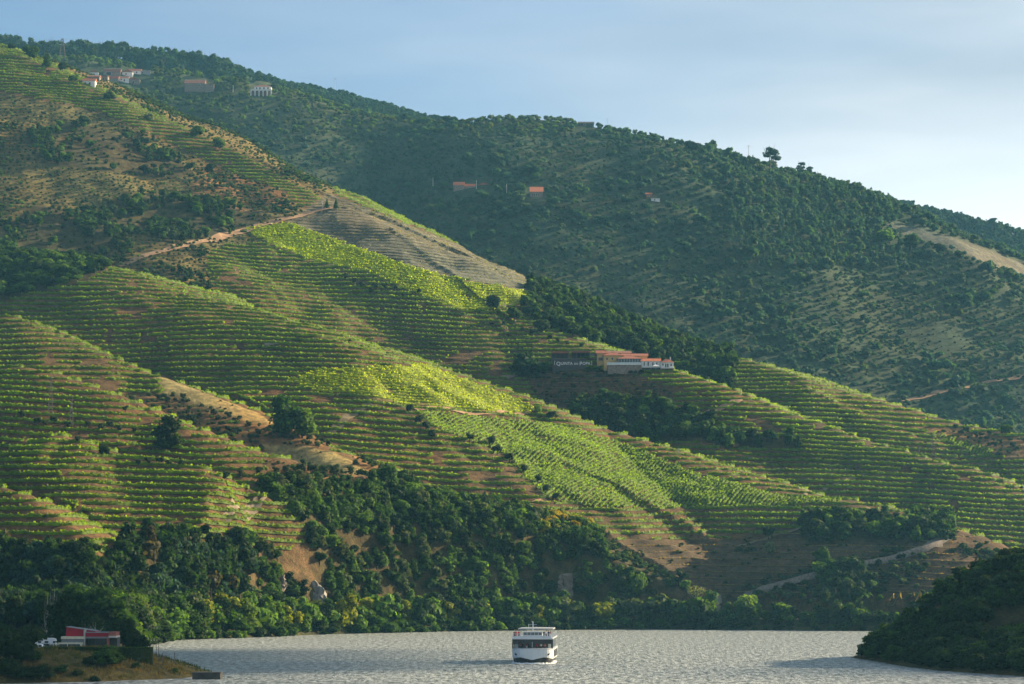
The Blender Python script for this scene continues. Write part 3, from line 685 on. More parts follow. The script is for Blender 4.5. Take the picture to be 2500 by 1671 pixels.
ORD = ['first','second','third','fourth','fifth','sixth','seventh','eighth','ninth','tenth','eleventh','twelfth','thirteenth','fourteenth','fifteenth','sixteenth','seventeenth','eighteenth','nineteenth','twentieth']
# ------------------------------------------------------------------ plants that stand alone in the photograph: (kind, u, v of the foot, height px, width, colour, label)
SOLO = [
 ('oak',404,1100,80,1.15,'dark','large dark evergreen tree standing alone among the olives on the lower left vineyard ridge'),
 ('oak',700,1066,98,.95,'mid','tall irregular green tree with a pointed top at the head of the olive grove'),
 ('oak',738,1068,66,1.2,'light','sunlit rounded tree leaning against the taller pointed one by the olive grove'),
 ('round',1205,760,42,.85,'dark','dark round tree beside the pale bend of the upper track'),
 ('round',1256,786,36,1.0,'mid','mid green round tree just below the bend of the upper track'),
 ('round',1322,812,34,1.3,'olived','wide greyish tree below the wooded ridge above the long sign wall'),
 ('oak',1285,922,62,1.45,'dark','big dark spreading tree left of the white lettering wall'),
 ('round',1320,918,40,.9,'mid','smaller green tree tucked behind the big spreading one beside the lettering wall'),
 ('round',1314,1012,24,.95,'bright','small bright green ball shaped tree at the tip of the yellow green vineyard'),
 ('bush',1345,1020,18,1.6,'dark','low dark shrub to the right of the ball shaped tree at the vineyard tip'),
 ('round',945,1184,50,1.15,'mid','broad domed tree standing above the top edge of the spur wood'),
 ('round',984,1180,36,.9,'olived','dull green tree half hidden behind the broad domed one above the spur wood'),
 ('bush',253,1112,30,1.0,'dark','dark shrub alone on the slope between two vine terraces at the lower left'),
 ('bush',27,122,16,1.3,'dark','dark flat bush on the skyline at the very top of the left hill'),
 ('round',73,150,38,1.1,'mid','round tree near the skyline at the top of the left hill'),
 ('cone',115,168,42,1.1,'mid','pointed green tree on the shoulder of the left hill crest'),
 ('round',152,178,26,.9,'dark','dark little tree at the lower end of the crest group on the left hill'),
 ('round',182,205,24,1.3,'light','pale green tree on the hill crest just left of the village'),
 ('bush',362,294,20,1.2,'pale','straw coloured bush on the long left hill crest'),
 ('round',480,338,32,1.2,'light','light green tree behind the left hill crest'),
 ('round',536,368,36,1.0,'light','pale rounded tree rising behind the left hill crest above its lower end'),
 ('bush',268,245,24,1.2,'mid','green shrub on the left hill crest below the village'),
 ('round',510,427,30,.9,'dark','single dark tree on the tan terraces of the left hill'),
 ('cone',798,510,24,1.1,'mid','left one of two small pines where the orange track meets the saddle'),
 ('cone',820,512,26,1.1,'mid','right one of two small pines where the orange track meets the saddle'),
 ('round',1556,1490,82,.58,'light','tall slim green tree rising from the bank where the spur ends'),
 ('sparse',1698,1470,54,1.1,'pale','leafless looking pale tree with a fan of thin branches on the right bank'),
 ('round',1826,1520,60,1.1,'bright','bright lime green tree on the right bank'),
 ('bush',2457,1060,26,1.2,'mid','pale green shrub clump on the skyline at the right edge of the vineyards'),
 ('round',1876,1318,36,.95,'dark','dark round tree above a pale green one on the right slope'),
 ('round',1880,1358,38,.75,'pale','pale green tree below a dark round one on the right slope'),
 ('pine',1880,408,52,1.5,'blue','tall umbrella shaped pine standing out alone on the right skyline'),
 ('pine',1958,434,42,1.1,'blue','left tree of the pair of wind bent pines on the right skyline'),
 ('pine',1976,440,38,1.1,'blue','right tree of the pair of wind bent pines on the right skyline'),
 ('cone',1838,394,18,1.2,'blue','short conifer on the skyline left of the tall umbrella shaped pine'),
 ('cone',1735,368,20,1.1,'blue','pointed conifer on the skyline beside a thick clump of oaks'),
 ('round',1690,368,28,1.6,'dark','thick clump like oak on the right skyline'),
 ('pine',953,276,26,1.2,'blue','stout pine on the middle skyline above the olive slope'),
 ('pine',934,272,20,1.2,'blue','smaller pine just left of the stout one on the middle skyline'),
 ('cone',1032,292,16,1.3,'blue','small pointed tree alone on the middle skyline'),
 ('round',1066,294,18,1.0,'blue','small tree on the middle skyline between a pointed one and a pair'),
 ('round',1090,300,22,1.2,'blue','left tree of the dark pair where the far ridge meets the mountain'),
 ('round',1108,300,20,1.2,'blue','right tree of the dark pair where the far ridge meets the mountain'),
 ('pine',520,182,52,1.2,'blue','tall pine with a bare trunk at the right end of the hilltop wood'),
 ('pine',500,180,48,1.2,'blue','tall pine second from the right end of the hilltop wood'),
 ('pine',482,178,56,1.3,'blue','highest pine near the right end of the hilltop wood'),
 ('round',748,206,12,1.6,'dark','little round tree alone on the skyline right of the white arcaded house'),
 ('cone',2214,510,18,1.0,'blue','slim conifer on the far right skyline'),
 ('pine',2345,540,26,1.3,'blue','thin open crowned tree on the far right skyline'),
 ('pine',2382,556,26,1.8,'blue','flat topped pine on the far right skyline'),
 ('pine',2424,566,34,1.6,'blue','large flat topped pine near the right edge of the skyline'),
 ('round',2440,572,20,1.4,'blue','low dark tree beside the large flat topped pine on the right skyline'),
 ('round',2160,600,46,1.2,'light','light green tree at the left edge of the tan cleared slope'),
 ('round',2225,612,44,.95,'mid','upright tree standing against the tan cleared slope'),
 ('round',2296,618,26,1.2,'dark','dark ball shaped tree on the lower edge of the tan cleared slope'),
 ('round',2340,632,18,1.2,'dark','smaller dark tree to the right along the lower edge of the tan cleared slope'),
 ('oak',160,1560,120,.9,'dark','dark tree massed behind the red building'),
 ('round',300,1580,80,1.05,'dark','dark round tree overhanging the right end of the red building'),
 ('round',330,1585,62,1.1,'dark','dark rounded tree beside the water right of the red building'),
 ('round',30,1625,110,1.2,'dark','black green tree at the lower left corner left of the camper'),
 ('bush',258,1625,54,1.1,'mid','big green bush growing in front of the clipped hedge'),
 ('bush',285,1618,30,1.2,'mid','lower green bush on the right flank of the big one before the hedge'),
 ('bush',100,1655,40,1.6,'dark','dark shrub low on the near grassy spit'),
 ('bush',425,1640,14,1.4,'mid','small bush near the landing wall on the grassy spit'),
]
for i, (kd, u, v, hp, w, c, lab) in enumerate(SOLO):
    if v < 560 and (u > 850 or u in (520, 500, 482, 748)): x_, y_, z_ = hit(u, v+3, 2060)
    elif v > 1555: x_, y_, z_ = hit(u, v)
    elif v > 1480: x_, y_, z_ = hit(u, v-10)
    else: x_, y_, z_ = hit(u, v)
    if i in (56, 57, 58):    # stand on the spit behind the building
        Y_ = {56: 690, 57: 668, 58: 700}[i]; x_ = ab(u, v)[0]*Y_; y_ = Y_; z_ = float(terrain(np.array([x_]), np.array([y_]))[0])
    h = hp/F*y_*1.04
    place_plant(kd, x_, y_, z_, h, w, G[c], lab)
def ordname(i, n, what, where):
    if i == 0: return 'leftmost of the %s %s' % (what, where)
    if i == n-1: return 'rightmost of the %s %s' % (what, where)
    if i <= n//2 and i < 20: return '%s from left of the %s %s' % (ORD[i], what, where)
    j = n-1-i
    return '%s from right of the %s %s' % (ORD[j] if j < 20 else ORD[19], what, where)
ROWS = [
 ('olive', [(552,1164),(588,1166),(632,1160),(672,1158),(700,1156),(735,1155),(764,1156),(791,1156),(818,1157),(857,1160)], 25, 'olived', 'grey green olives', 'in the row above the big spur wood'),
 ('olive', [(338,1136),(360,1134),(389,1134),(412,1137),(443,1139)], 19, 'olived', 'dark olives', 'on the orange bank of the lower left ridge'),
 ('olive', [(54,1020),(90,1037),(109,1041),(132,1032),(165,1046),(192,1080),(213,1043),(247,1050),(268,1046),(290,1054),(307,1006),(330,1058)], 20, 'olived', 'round olives', 'over the lower left vineyard'),
 ('olive', [(844,684),(867,694),(884,702),(907,716),(915,706),(938,708),(965,709),(1022,718)], 18, 'olived', 'olives', 'across the middle of the upper vineyard'),
 ('olive', [(1201,797),(1232,797),(1276,810),(1301,818),(1341,831),(1362,838),(1385,844),(1420,850)], 15, 'olived', 'small round trees', 'up the slope above the long sign wall'),
 ('olive', [(1001,1008),(1022,1036),(1040,1052),(1055,1070),(1147,1078),(1201,1088),(1214,1110),(1245,1128),(1279,1156),(1314,1180),(1333,1203),(1358,1224)], 25, 'olived', 'grey olives', 'down the block vineyard edge'),
 ('olive', [(2333,1049),(2359,1058),(2383,1066),(2394,1068),(2411,1076),(2440,1084),(2473,1094)], 16, 'dark', 'dark round trees', 'along the bright plot at the right edge'),
 ('olive', [(1538,325),(1566,330),(1590,334),(1617,340),(1638,346),(1655,348)], 13, 'blue', 'small trees', 'along the bare skyline'),
 ('umbrella', [(1807,1446),(1830,1440),(1926,1421),(1953,1415),(1984,1408),(2020,1402),(2131,1373),(2173,1362),(2221,1352),(2252,1343)], 15, 'olived', 'flat topped trees', 'beside the climbing road'),
]
for kd, pts, hp, c, what, where in ROWS:
    pts = sorted(pts)
    for i, (u, v) in enumerate(pts):
        x_, y_, z_ = hit(u, v, 2060 if v < 400 else 560)
        place_plant(kd, x_, y_, z_, hp/F*y_*vr.uniform(.9, 1.15), vr.uniform(1.0, 1.2), G[c], ordname(i, len(pts), what, where), what+' '+where)
# ------------------------------------------------------------------ the nearest of the many: things of their own; the rest of each wood as one mass
def px(c): return c[4]*F/c[2]
cand.sort(key=px, reverse=True)
solo_reg = {'bank': 120, 'leftwood': 60, 'spur': 95, 'headland': 120, 'olives': 70}
CW = {}
for k_, v_ in G.items(): CW[v_] = {'dark': 'dark', 'mid': 'green', 'light': 'light', 'yellow': 'yellowish', 'olive': 'greyish', 'olived': 'dull', 'blue': 'bluish', 'gold': 'golden', 'dry': 'brown', 'pale': 'pale'}.get(k_, 'green')
sel = {k: [] for k in solo_reg}; rest = {}
for c in cand:
    reg = c[7]
    if reg in sel and len(sel[reg]) < solo_reg[reg]: sel[reg].append(c)
    else: rest.setdefault(reg, []).append(c)
SECT = {
 'bank': [(0,520,'at the far bank left end'), (520,760,'on the bank below the pale rock'), (760,1000,'on the bank left of the car'), (1000,1250,'on the bank left of the boat'),
          (1250,1420,'on the bank behind the boat'), (1420,1640,'on the bank right of the boat'), (1640,1900,'on the bank by the lime tree'), (1900,2700,'on the bank beside the headland')],
 'leftwood': [(-200,150,'in the left edge wood'), (150,330,'in the shade above the red building'), (330,480,'in the shade right of the red building'), (480,900,'on the shaded cliff')],
 'spur': [(0,800,'below the lowest left terraces'), (800,1000,'in the left spur wood'), (1000,1200,'in the middle spur wood'), (1200,1380,'in the right spur wood'), (1380,2600,'at the spur wood tip')],
 'headland': [(0,2230,'at the tip of the near headland'), (2230,2380,'on the middle of the near headland'), (2380,2900,'high on the near headland')],
 'olives': [(-200,560,'on the dry left ridge'), (560,720,'in the lower left olive grove'), (720,1100,'at the foot of the left grove'), (1100,3000,'on the terraces around the winery')],
}
for reg, L in sel.items():
    for a, b, where in SECT[reg]:
        S = [c for c in L if a <= proj(c[1], c[2], c[3])[0] < b]
        groups = {}
        for c in S:
            ht = 'tall' if px(c) > 66 else 'small' if px(c) < 34 else 'medium'
            nm = {'tree': 'tree', 'bush': 'bush', 'olive_tree': 'olive', 'pine_tree': 'pine', 'umbrella_tree': 'tree'}[NAMEOF[c[0]]]
            groups.setdefault((ht, CW[c[6]], nm), []).append(c)
        for (ht, cw, nm), Q in groups.items():
            Q.sort(key=lambda c: c[1]/c[2]); n = len(Q)
            g = '%s %s %s %s' % (ht, cw, {'bush': 'bushes'}.get(nm, nm+'s'), where)
            for i, c in enumerate(Q):
                if n == 1: lab = 'the only %s %s %s %s' % (ht, cw, nm, where)
                else: lab = ordname(i, n, '%s %s %s' % (ht, cw, {'bush': 'bushes'}.get(nm, nm+'s')), where)
                place_plant(c[0], c[1], c[2], c[3], c[4], c[5], c[6], lab, g if n > 1 else None)
log('single plants')
merged('bank_foliage', rest.get('bank', []), 1, 'smaller green growth filling the far bank')
merged('left_woods', rest.get('leftwood', []), 1, 'dark wood rising behind the lower left bank')
merged('spur_woods', rest.get('spur', []), 1, 'dense green wood covering the middle spur')
merged('headland_undergrowth', rest.get('headland', []), 1, 'dark undergrowth of the near headland')
merged('ridge_woods', rest.get('ridgewood', []), 1, 'wood behind and above the winery')
merged('hill_woods', rest.get('upperwood', []), 1, 'dark wood patches on the upper left hill')
merged('hill_scrub_vegetation', rest.get('scrub', [])+rest.get('olives', []), 2, 'grey green scrub and young olives dotting the dry slopes', 'scrub')
CW.update({c: 'dark' for c in FARC})
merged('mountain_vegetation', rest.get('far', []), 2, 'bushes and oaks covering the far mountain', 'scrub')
# ------------------------------------------------------------------ vine rows that follow the contours
def contour(xs, ys, A, levels, mask):
    """marching squares, chained into polylines [(n, 2)]"""
    out = []
    a, b, c, d = A[:-1, :-1], A[1:, :-1], A[1:, 1:], A[:-1, 1:]
    mn = np.minimum(np.minimum(a, b), np.minimum(c, d)); mx_ = np.maximum(np.maximum(a, b), np.maximum(c, d))
    cm = mask[:-1, :-1]
    for lv in levels:
        I, J = np.nonzero((mn < lv) & (mx_ >= lv) & cm)
        if not len(I): continue
        link = {}; pos = {}
        for i, j in zip(I.tolist(), J.tolist()):
            q = []
            for (i0, j0, i1, j1) in ((i, j, i+1, j), (i+1, j, i+1, j+1), (i, j+1, i+1, j+1), (i, j, i, j+1)):
                z0, z1 = A[i0, j0], A[i1, j1]
                if (z0 < lv) != (z1 < lv):
                    k = (i0, j0, i1, j1)
                    if k not in pos:
                        t = (lv-z0)/(z1-z0); pos[k] = (xs[i0]+t*(xs[i1]-xs[i0]), ys[j0]+t*(ys[j1]-ys[j0]))
                    q.append(k)
            for m in range(0, len(q)-1, 2):
                link.setdefault(q[m], []).append(q[m+1]); link.setdefault(q[m+1], []).append(q[m])
        seen = set()
        starts = [k for k, v in link.items() if len(v) == 1]+list(link)
        for s in starts:
            if s in seen: continue
            line = [s]; seen.add(s); cur = s
            while True:
                nx_ = [k for k in link[cur] if k not in seen]
                if not nx_: break
                cur = nx_[0]; seen.add(cur); line.append(cur)
            if len(line) > 2: out.append(np.array([pos[k] for k in line]))
    return out
gx_ = np.arange(-444, 393, 2.0); gy_ = np.arange(940, 2236, 2.0)
GX, GY = np.meshgrid(gx_, gy_, indexing='ij')
GZ, GL, GD, GDL = terrain(GX, GY, full=True)
GZN, gu, gv_ = zones(GX, GY, GZ, GL, GDL)
GV = visible(GX.ravel(), GY.ravel(), GZ.ravel(), 2.0).reshape(GX.shape)
RF = rowfield(GX, GY, GZ)
patch = fbm(GX/40, GY/40, 150, 3)
mW = (GZN == VINE) & GV & (patch > -.30) & (GDL > 30); mD = (GZN == DENSE) & GV; mB = (GZN == BLOCK) & GV & (patch > -.30)
rows = []
lo, hi = RF.min(), RF.max()
for f0, w in ((.10, 1.0), (.42, .8)):
    m_ = mW if f0 < .3 else mW & (fbm(GX/70, GY/70, 160, 2) > -.03)
    rows += [(l, 'wide', w) for l in contour(gx_, gy_, RF, (np.arange(math.floor(lo/STEP_W), math.ceil(hi/STEP_W))+f0)*STEP_W, m_)]
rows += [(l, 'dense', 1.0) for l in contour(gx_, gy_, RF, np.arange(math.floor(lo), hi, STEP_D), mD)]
BF = GX*.93-GY*.36+4*fbm(GX/60, GY/60, 170, 2)
rows += [(l, 'block', 1.0) for l in contour(gx_, gy_, BF, np.arange(BF.min(), BF.max(), 2.1), mB)]
mG = (GZN == GREY) & GV; mR = (GZN == BROWN) & GV & (GDL > 18)
rows += [(l, 'young', 1.0) for l in contour(gx_, gy_, RF, np.arange(math.floor(lo), hi, 2.7), mG)]
rows += [(l, 'dry', 1.0) for l in contour(gx_, gy_, RF, (np.arange(math.floor(lo/STEP_W), math.ceil(hi/STEP_W))+.06)*STEP_W, mR)]
log('contours', len(rows))
def resample(l, s):
    d = np.concatenate([[0], np.cumsum(np.hypot(*(l[1:]-l[:-1]).T))])
    if d[-1] < 6: return None
    t = np.arange(0, d[-1], s); return np.stack([np.interp(t, d, l[:, 0]), np.interp(t, d, l[:, 1])], 1)
STEP = 1.0
def row_np(p, z, kind, w):
    n = len(p); t = np.gradient(p, axis=0); t /= np.linalg.norm(t, axis=1)[:, None]+1e-9; nn = np.stack([-t[:, 1], t[:, 0]], 1)
    hgt = {'wide': 1.45, 'dense': 1.3, 'block': 1.15, 'young': .5, 'dry': .45}[kind]*w*(vr.uniform(.60, 1.2, n) if kind != 'block' else vr.uniform(.25, 1.3, n)); hw = .42*vr.uniform(.7, 1.3, n)
    V = []
    for a, b in ((-1, .05), (-.8, .75), (0, 1.0), (.8, .75), (1, .05)):
        q = np.empty((n, 3)); q[:, :2] = p+nn*(a*hw+vr.uniform(-.1, .1, n))[:, None]+t*vr.uniform(-.25, .25, (n, 1)); q[:, 2] = z+b*hgt; V.append(q)
    V = np.stack(V, 1).reshape(-1, 3)
    i = np.arange(n-1)[:, None]*5; k = np.arange(4)[None]
    Fc = np.stack([i+k, i+k+1, i+k+6, i+k+5], -1).reshape(-1, 4)
    g = vr.uniform(.7, 1.3, n); cc = np.repeat(np.stack([g*1.02, g, g*.9], 1), 5, 0)
    # loose leaves
    m = 1 if kind in ('young', 'dry') else 4; N_ = n*m
    c0 = np.repeat(np.concatenate([p, z[:, None]], 1), m, 0)
    c0[:, :2] += vr.uniform(-.6, .6, (N_, 2)); c0[:, 2] += np.repeat(hgt, m)*vr.uniform(.35, 1.18, N_)
    a_ = vr.standard_normal((N_, 3)); a_ /= np.linalg.norm(a_, axis=1)[:, None]; b_ = np.cross(a_, vr.standard_normal((N_, 3))); b_ /= np.linalg.norm(b_, axis=1)[:, None]
    s = vr.uniform(.18, .38, (N_, 1))
    Q = np.stack([c0-a_*s-b_*s, c0+a_*s-b_*s, c0+a_*s+b_*s, c0-a_*s+b_*s], 1).reshape(-1, 3)
    Fl = np.arange(4*N_).reshape(-1, 4)+len(V)
    g = vr.uniform(.7, 1.5, N_); cl = np.repeat(np.stack([g*1.1, g, g*.85], 1), 4, 0)
    col = np.concatenate([cc, cl])
    return np.concatenate([V, Q]), np.concatenate([Fc, Fl]), col
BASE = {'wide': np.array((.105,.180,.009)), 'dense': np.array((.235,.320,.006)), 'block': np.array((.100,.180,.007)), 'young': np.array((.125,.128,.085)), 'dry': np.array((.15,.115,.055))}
built = []
for l, kind, w in rows:
    p = resample(l, STEP)
    if p is None or len(p) < 6: continue
    # gaps where plants are missing
    g = vnoise(p[:, 0]/9, p[:, 1]/9, 180)
    ok = (g > (.11 if kind == 'wide' else .06))
    cuts = np.nonzero(np.diff(ok.astype(int)))[0]+1
    for seg in np.split(np.arange(len(p)), cuts):
        if len(seg) < 5 or not ok[seg[0]]: continue
        q = p[seg]; z, lay, dc, dl = terrain(q[:, 0], q[:, 1], full=True); zn, u, v = zones(q[:, 0], q[:, 1], z, lay, dl)
        zt = terrace(q[:, 0], q[:, 1], z, zn)-.1
        built.append((q, zt, kind, w, float(np.hypot(np.ptp(u), np.ptp(v))), float(u.mean()), float(v.mean()), KEYS[int(np.bincount(np.maximum(lay, 0)).argmax())]))
log('rows', len(built), 'length', sum(len(b[0]) for b in built)*STEP)
dry_rows = [b for b in built if b[2] == 'dry']; built = [b for b in built if b[2] != 'dry']
built.sort(key=lambda b: -b[4])
WHERE = {'A0': 'on the little slope at the lower left edge', 'A1': 'on the lower left ridge', 'A2': 'on the steep orange terraces above the wood', 'B': 'on the middle left ridge', 'C': 'on the broad central slope',
         'Dl': 'under the orange track', 'D': 'on the right slope below the mountain', 'D2': 'around and below the winery', 'E': 'on the upper hillside', 'H': 'above the spur wood', 'F': 'on the far mountain'}
HOW = {'wide': 'long green terrace vine row', 'dense': 'narrow bright green vine row', 'block': 'vine row running uphill', 'young': 'thin row of young vines on grey cleared ground'}
GRP = {'wide': 'terraced vine rows ', 'dense': 'close planted vine rows ', 'block': 'uphill vine rows ', 'young': 'rows of young vines '}
acc = []
for bi, (q, zt, kind, w, L_, um, vm, lk) in enumerate(built):
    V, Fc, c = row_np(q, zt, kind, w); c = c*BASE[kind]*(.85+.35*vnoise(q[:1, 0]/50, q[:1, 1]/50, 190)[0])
    if bi < 300:
        o0 = q[len(q)//2]; org = np.array([o0[0], o0[1], zt[len(q)//2]])
        o = mesh_np('vine_row', V-org, Fc, MV, col=c); o.location = org
        wh = WHERE.get(lk, 'on the slope')
        tag(o, (HOW[kind]+' '+wh), 'vine row', GRP[kind]+wh)
    else: acc.append((V, Fc, c))
VV = []; FF = []; CC = []; nv = 0
for (q, zt, kind, w, L_, um, vm, lk) in dry_rows:
    V, Fc, c = row_np(q, zt, kind, w); VV.append(V); FF.append(Fc+nv); CC.append(c*BASE[kind]); nv += len(V)
if VV:
    o = mesh_np('terrace_grass', np.concatenate(VV), np.concatenate(FF), MV, col=np.concatenate(CC)); tag(o, 'dry grass along the edges of the abandoned terraces', 'grass', kind='stuff')
nv = 0; VV = []; FF = []; CC = []
for V, Fc, c in acc: VV.append(V); FF.append(Fc+nv); CC.append(c); nv += len(V)
o = mesh_np('vine_foliage', np.concatenate(VV), np.concatenate(FF), MV, col=np.concatenate(CC))
tag(o, 'the many shorter vine rows covering the terraced hillside', 'vines', kind='stuff')
log('vines', sum(len(f) for f in FF))

# olives, broom and young almonds set out along the terraces of the dry hill
mS = ((GZN == SCRUB) | (GZN == OLIVE) | ((GZN == BROWN) & (GY > 1550))) & GV
items = []
for l in contour(gx_, gy_, RF, (np.arange(math.floor(lo/STEP_W), math.ceil(hi/STEP_W))+.12)*STEP_W, mS):
    p = resample(l, 3.6)
    if p is None: continue
    p = p+vr.uniform(-.9, .9, p.shape); g = fbm(p[:, 0]/38, p[:, 1]/38, 81, 3); z, lay, dc, dl = terrain(p[:, 0], p[:, 1], full=True); zn, u, v = zones(p[:, 0], p[:, 1], z, lay, dl); z = terrace(p[:, 0], p[:, 1], z, zn)
    for i in range(len(p)):
        if zn[i] not in (SCRUB, OLIVE, BROWN) or (zn[i] == BROWN and vr.uniform() < .4) or vr.uniform() < (.05 if g[i] > -.08 else .25): continue
        h = vr.uniform(1.4, 3.1)*(1.25 if g[i] > .05 else .9); items.append(('olive' if vr.uniform() < .65 else 'bush', p[i, 0], p[i, 1], z[i]-.15, h, vr.uniform(1, 1.25), pick(vr, ['olive', 'olived', 'mid', 'light'], [.35, .3, .2, .15])))
merged('terrace_vegetation', items, 2, 'olives and broom set along the terraces of the dry upper hill', 'scrub')
# ------------------------------------------------------------------ mesh kit for built things
class MBd:
    def __init__(s): s.V = []; s.F = []
    def box(s, x0, x1, y0, y1, z0, z1):
        n = len(s.V); s.V += [(x, y, z) for z in (z0, z1) for x, y in ((x0,y0),(x1,y0),(x1,y1),(x0,y1))]
        s.F += [[n, n+3, n+2, n+1], [n+4, n+5, n+6, n+7]]+[[n+i, n+(i+1) % 4, n+4+(i+1) % 4, n+4+i] for i in range(4)]; return s
    def poly(s, pts, th):
        """pts in the x, z plane, given depth th = (y0, y1)"""
        n = len(s.V); k = len(pts); s.V += [(x, th[0], z) for x, z in pts]+[(x, th[1], z) for x, z in pts]
        s.F += [list(range(n, n+k)), list(range(n+2*k-1, n+k-1, -1))]+[[n+i, n+k+i, n+k+(i+1) % k, n+(i+1) % k] for i in range(k)]; return s
    def bar(s, p, q, r, k=6, r2=None):
        v, f = limb_np([p, q], [r, r if r2 is None else r2], k); n = len(s.V); s.V += [tuple(a) for a in v]; s.F += [[int(i)+n for i in g] for g in f]
        s.F += [[n+i for i in range(k)][::-1], [n+k+i for i in range(k)]]; return s
    def loft(s, rings, cap=True):
        n = len(s.V); k = len(rings[0])
        for r in rings: s.V += [tuple(p) for p in r]
        for i in range(len(rings)-1):
            for j in range(k): s.F.append([n+i*k+j, n+i*k+(j+1) % k, n+(i+1)*k+(j+1) % k, n+(i+1)*k+j])
        if cap: s.F += [list(range(n, n+k))[::-1], list(range(n+(len(rings)-1)*k, n+len(rings)*k))]
        return s
    def ball(s, c, r, sq=(1,1,1)):
        n = len(s.V); s.V += [(c[0]+v[0]*r*sq[0], c[1]+v[1]*r*sq[1], c[2]+v[2]*r*sq[2]) for v in ICO2[0]]; s.F += [[int(i)+n for i in f] for f in ICO2[1]]; return s
    def build(s, name, m, parent=None, smooth=False, bevel=0):
        me = bpy.data.meshes.new(name); me.from_pydata(s.V, [], s.F); me.materials.append(m)
        bm = bmesh.new(); bm.from_mesh(me); bmesh.ops.recalc_face_normals(bm, faces=bm.faces); bm.to_mesh(me); bm.free()
        if smooth: me.polygons.foreach_set('use_smooth', np.ones(len(me.polygons), bool))
        me.update(); o = bpy.data.objects.new(name, me); COL.objects.link(o)
        if parent: o.parent = parent
        if bevel: b = o.modifiers.new('b', 'BEVEL'); b.width = bevel; b.segments = 1
        return o
def empty(name, loc, rz=0, label=None, cat=None, group=None):
    e = bpy.data.objects.new(name, None); COL.objects.link(e); e.location = loc; e.rotation_euler = (0, 0, rz); tag(e, label, cat, group); return e
M = {'white': mat('white_render', (.62,.61,.57), .85, noise=.10, scale=.8), 'stone': mat('schist_stone', (.20,.165,.135), .95, noise=.35, scale=1.1), 'darkstone': mat('dark_schist', (.060,.058,.056), .95, noise=.4, scale=1.0),
     'ochre': mat('ochre_render', (.52,.36,.15), .9, noise=.1, scale=.6), 'tile': mat('clay_tiles', (.30,.105,.06), .9, noise=.35, scale=1.5), 'oldtile': mat('old_clay_tiles', (.24,.10,.065), .9, noise=.35, scale=1.2),
     'orange': mat('new_clay_tiles', (.46,.145,.065), .9, noise=.25, scale=1.2), 'glass': mat('dark_glass', (.02,.035,.04), .15, spec=.6), 'shutter': mat('window_shadow', (.035,.04,.045), .6), 'cream': mat('cream_trim', (.62,.58,.42), .8, noise=.12),
     'red': mat('red_cladding', (.30,.012,.028), .65, noise=.12, scale=.8), 'brick': mat('red_brick', (.30,.10,.075), .9, noise=.25, scale=3), 'grey': mat('grey_render', (.22,.23,.24), .85, noise=.15), 'steel': mat('galvanised_steel', (.45,.46,.47), .5, .6),
     'pale': mat('pale_concrete', (.50,.48,.43), .95, noise=.18, scale=.5), 'conc': mat('dark_concrete', (.065,.062,.055), .95, noise=.4, scale=.8), 'rock': mat('pale_cliff_rock', (.23,.215,.19), .95, noise=.35, scale=.35), 'rockb': mat('grey_brown_cliff_rock', (.17,.14,.115), .95, noise=.35, scale=.4),
     'hull': mat('white_ship_paint', (.62,.65,.66), .35, noise=.04, spec=.5), 'black': mat('black_ship_paint', (.012,.012,.014), .35, spec=.5), 'tyre': mat('rubber', (.02,.02,.02), .9), 'carw': mat('white_car_paint', (.78,.78,.78), .3, spec=.5), 'card': mat('dark_car_paint', (.03,.035,.045), .3, spec=.5),
     'wood': mat('weathered_timber', (.13,.11,.09), .9, noise=.3), 'canvas': mat('canvas', (.50,.50,.47), .9), 'skin': mat('skin', (.48,.28,.19), .6), 'redc': mat('red_cloth', (.62,.03,.04), .9), 'pink': mat('pink_cloth', (.52,.22,.22), .9), 'blue': mat('dark_blue_cloth', (.03,.04,.08), .9),
     'whitec': mat('white_cloth', (.75,.75,.73), .9), 'green': mat('green_cloth', (.05,.14,.08), .9), 'hair': mat('dark_hair', (.03,.022,.018), .7), 'road': mat('pale_dirt_road', (.20,.155,.10), .95, noise=.3, scale=.3), 'track': mat('orange_earth_track', (.30,.18,.095), .95, noise=.3, scale=.3),
     'track2': mat('straw_track', (.17,.13,.06), .95, noise=.3, scale=.3), 'asphalt': mat('worn_asphalt', (.16,.145,.12), .95, noise=.25, scale=.4), 'hedge': None, 'foam': mat('white_foam', (.75,.78,.76), .8, noise=.2, scale=1.5)}
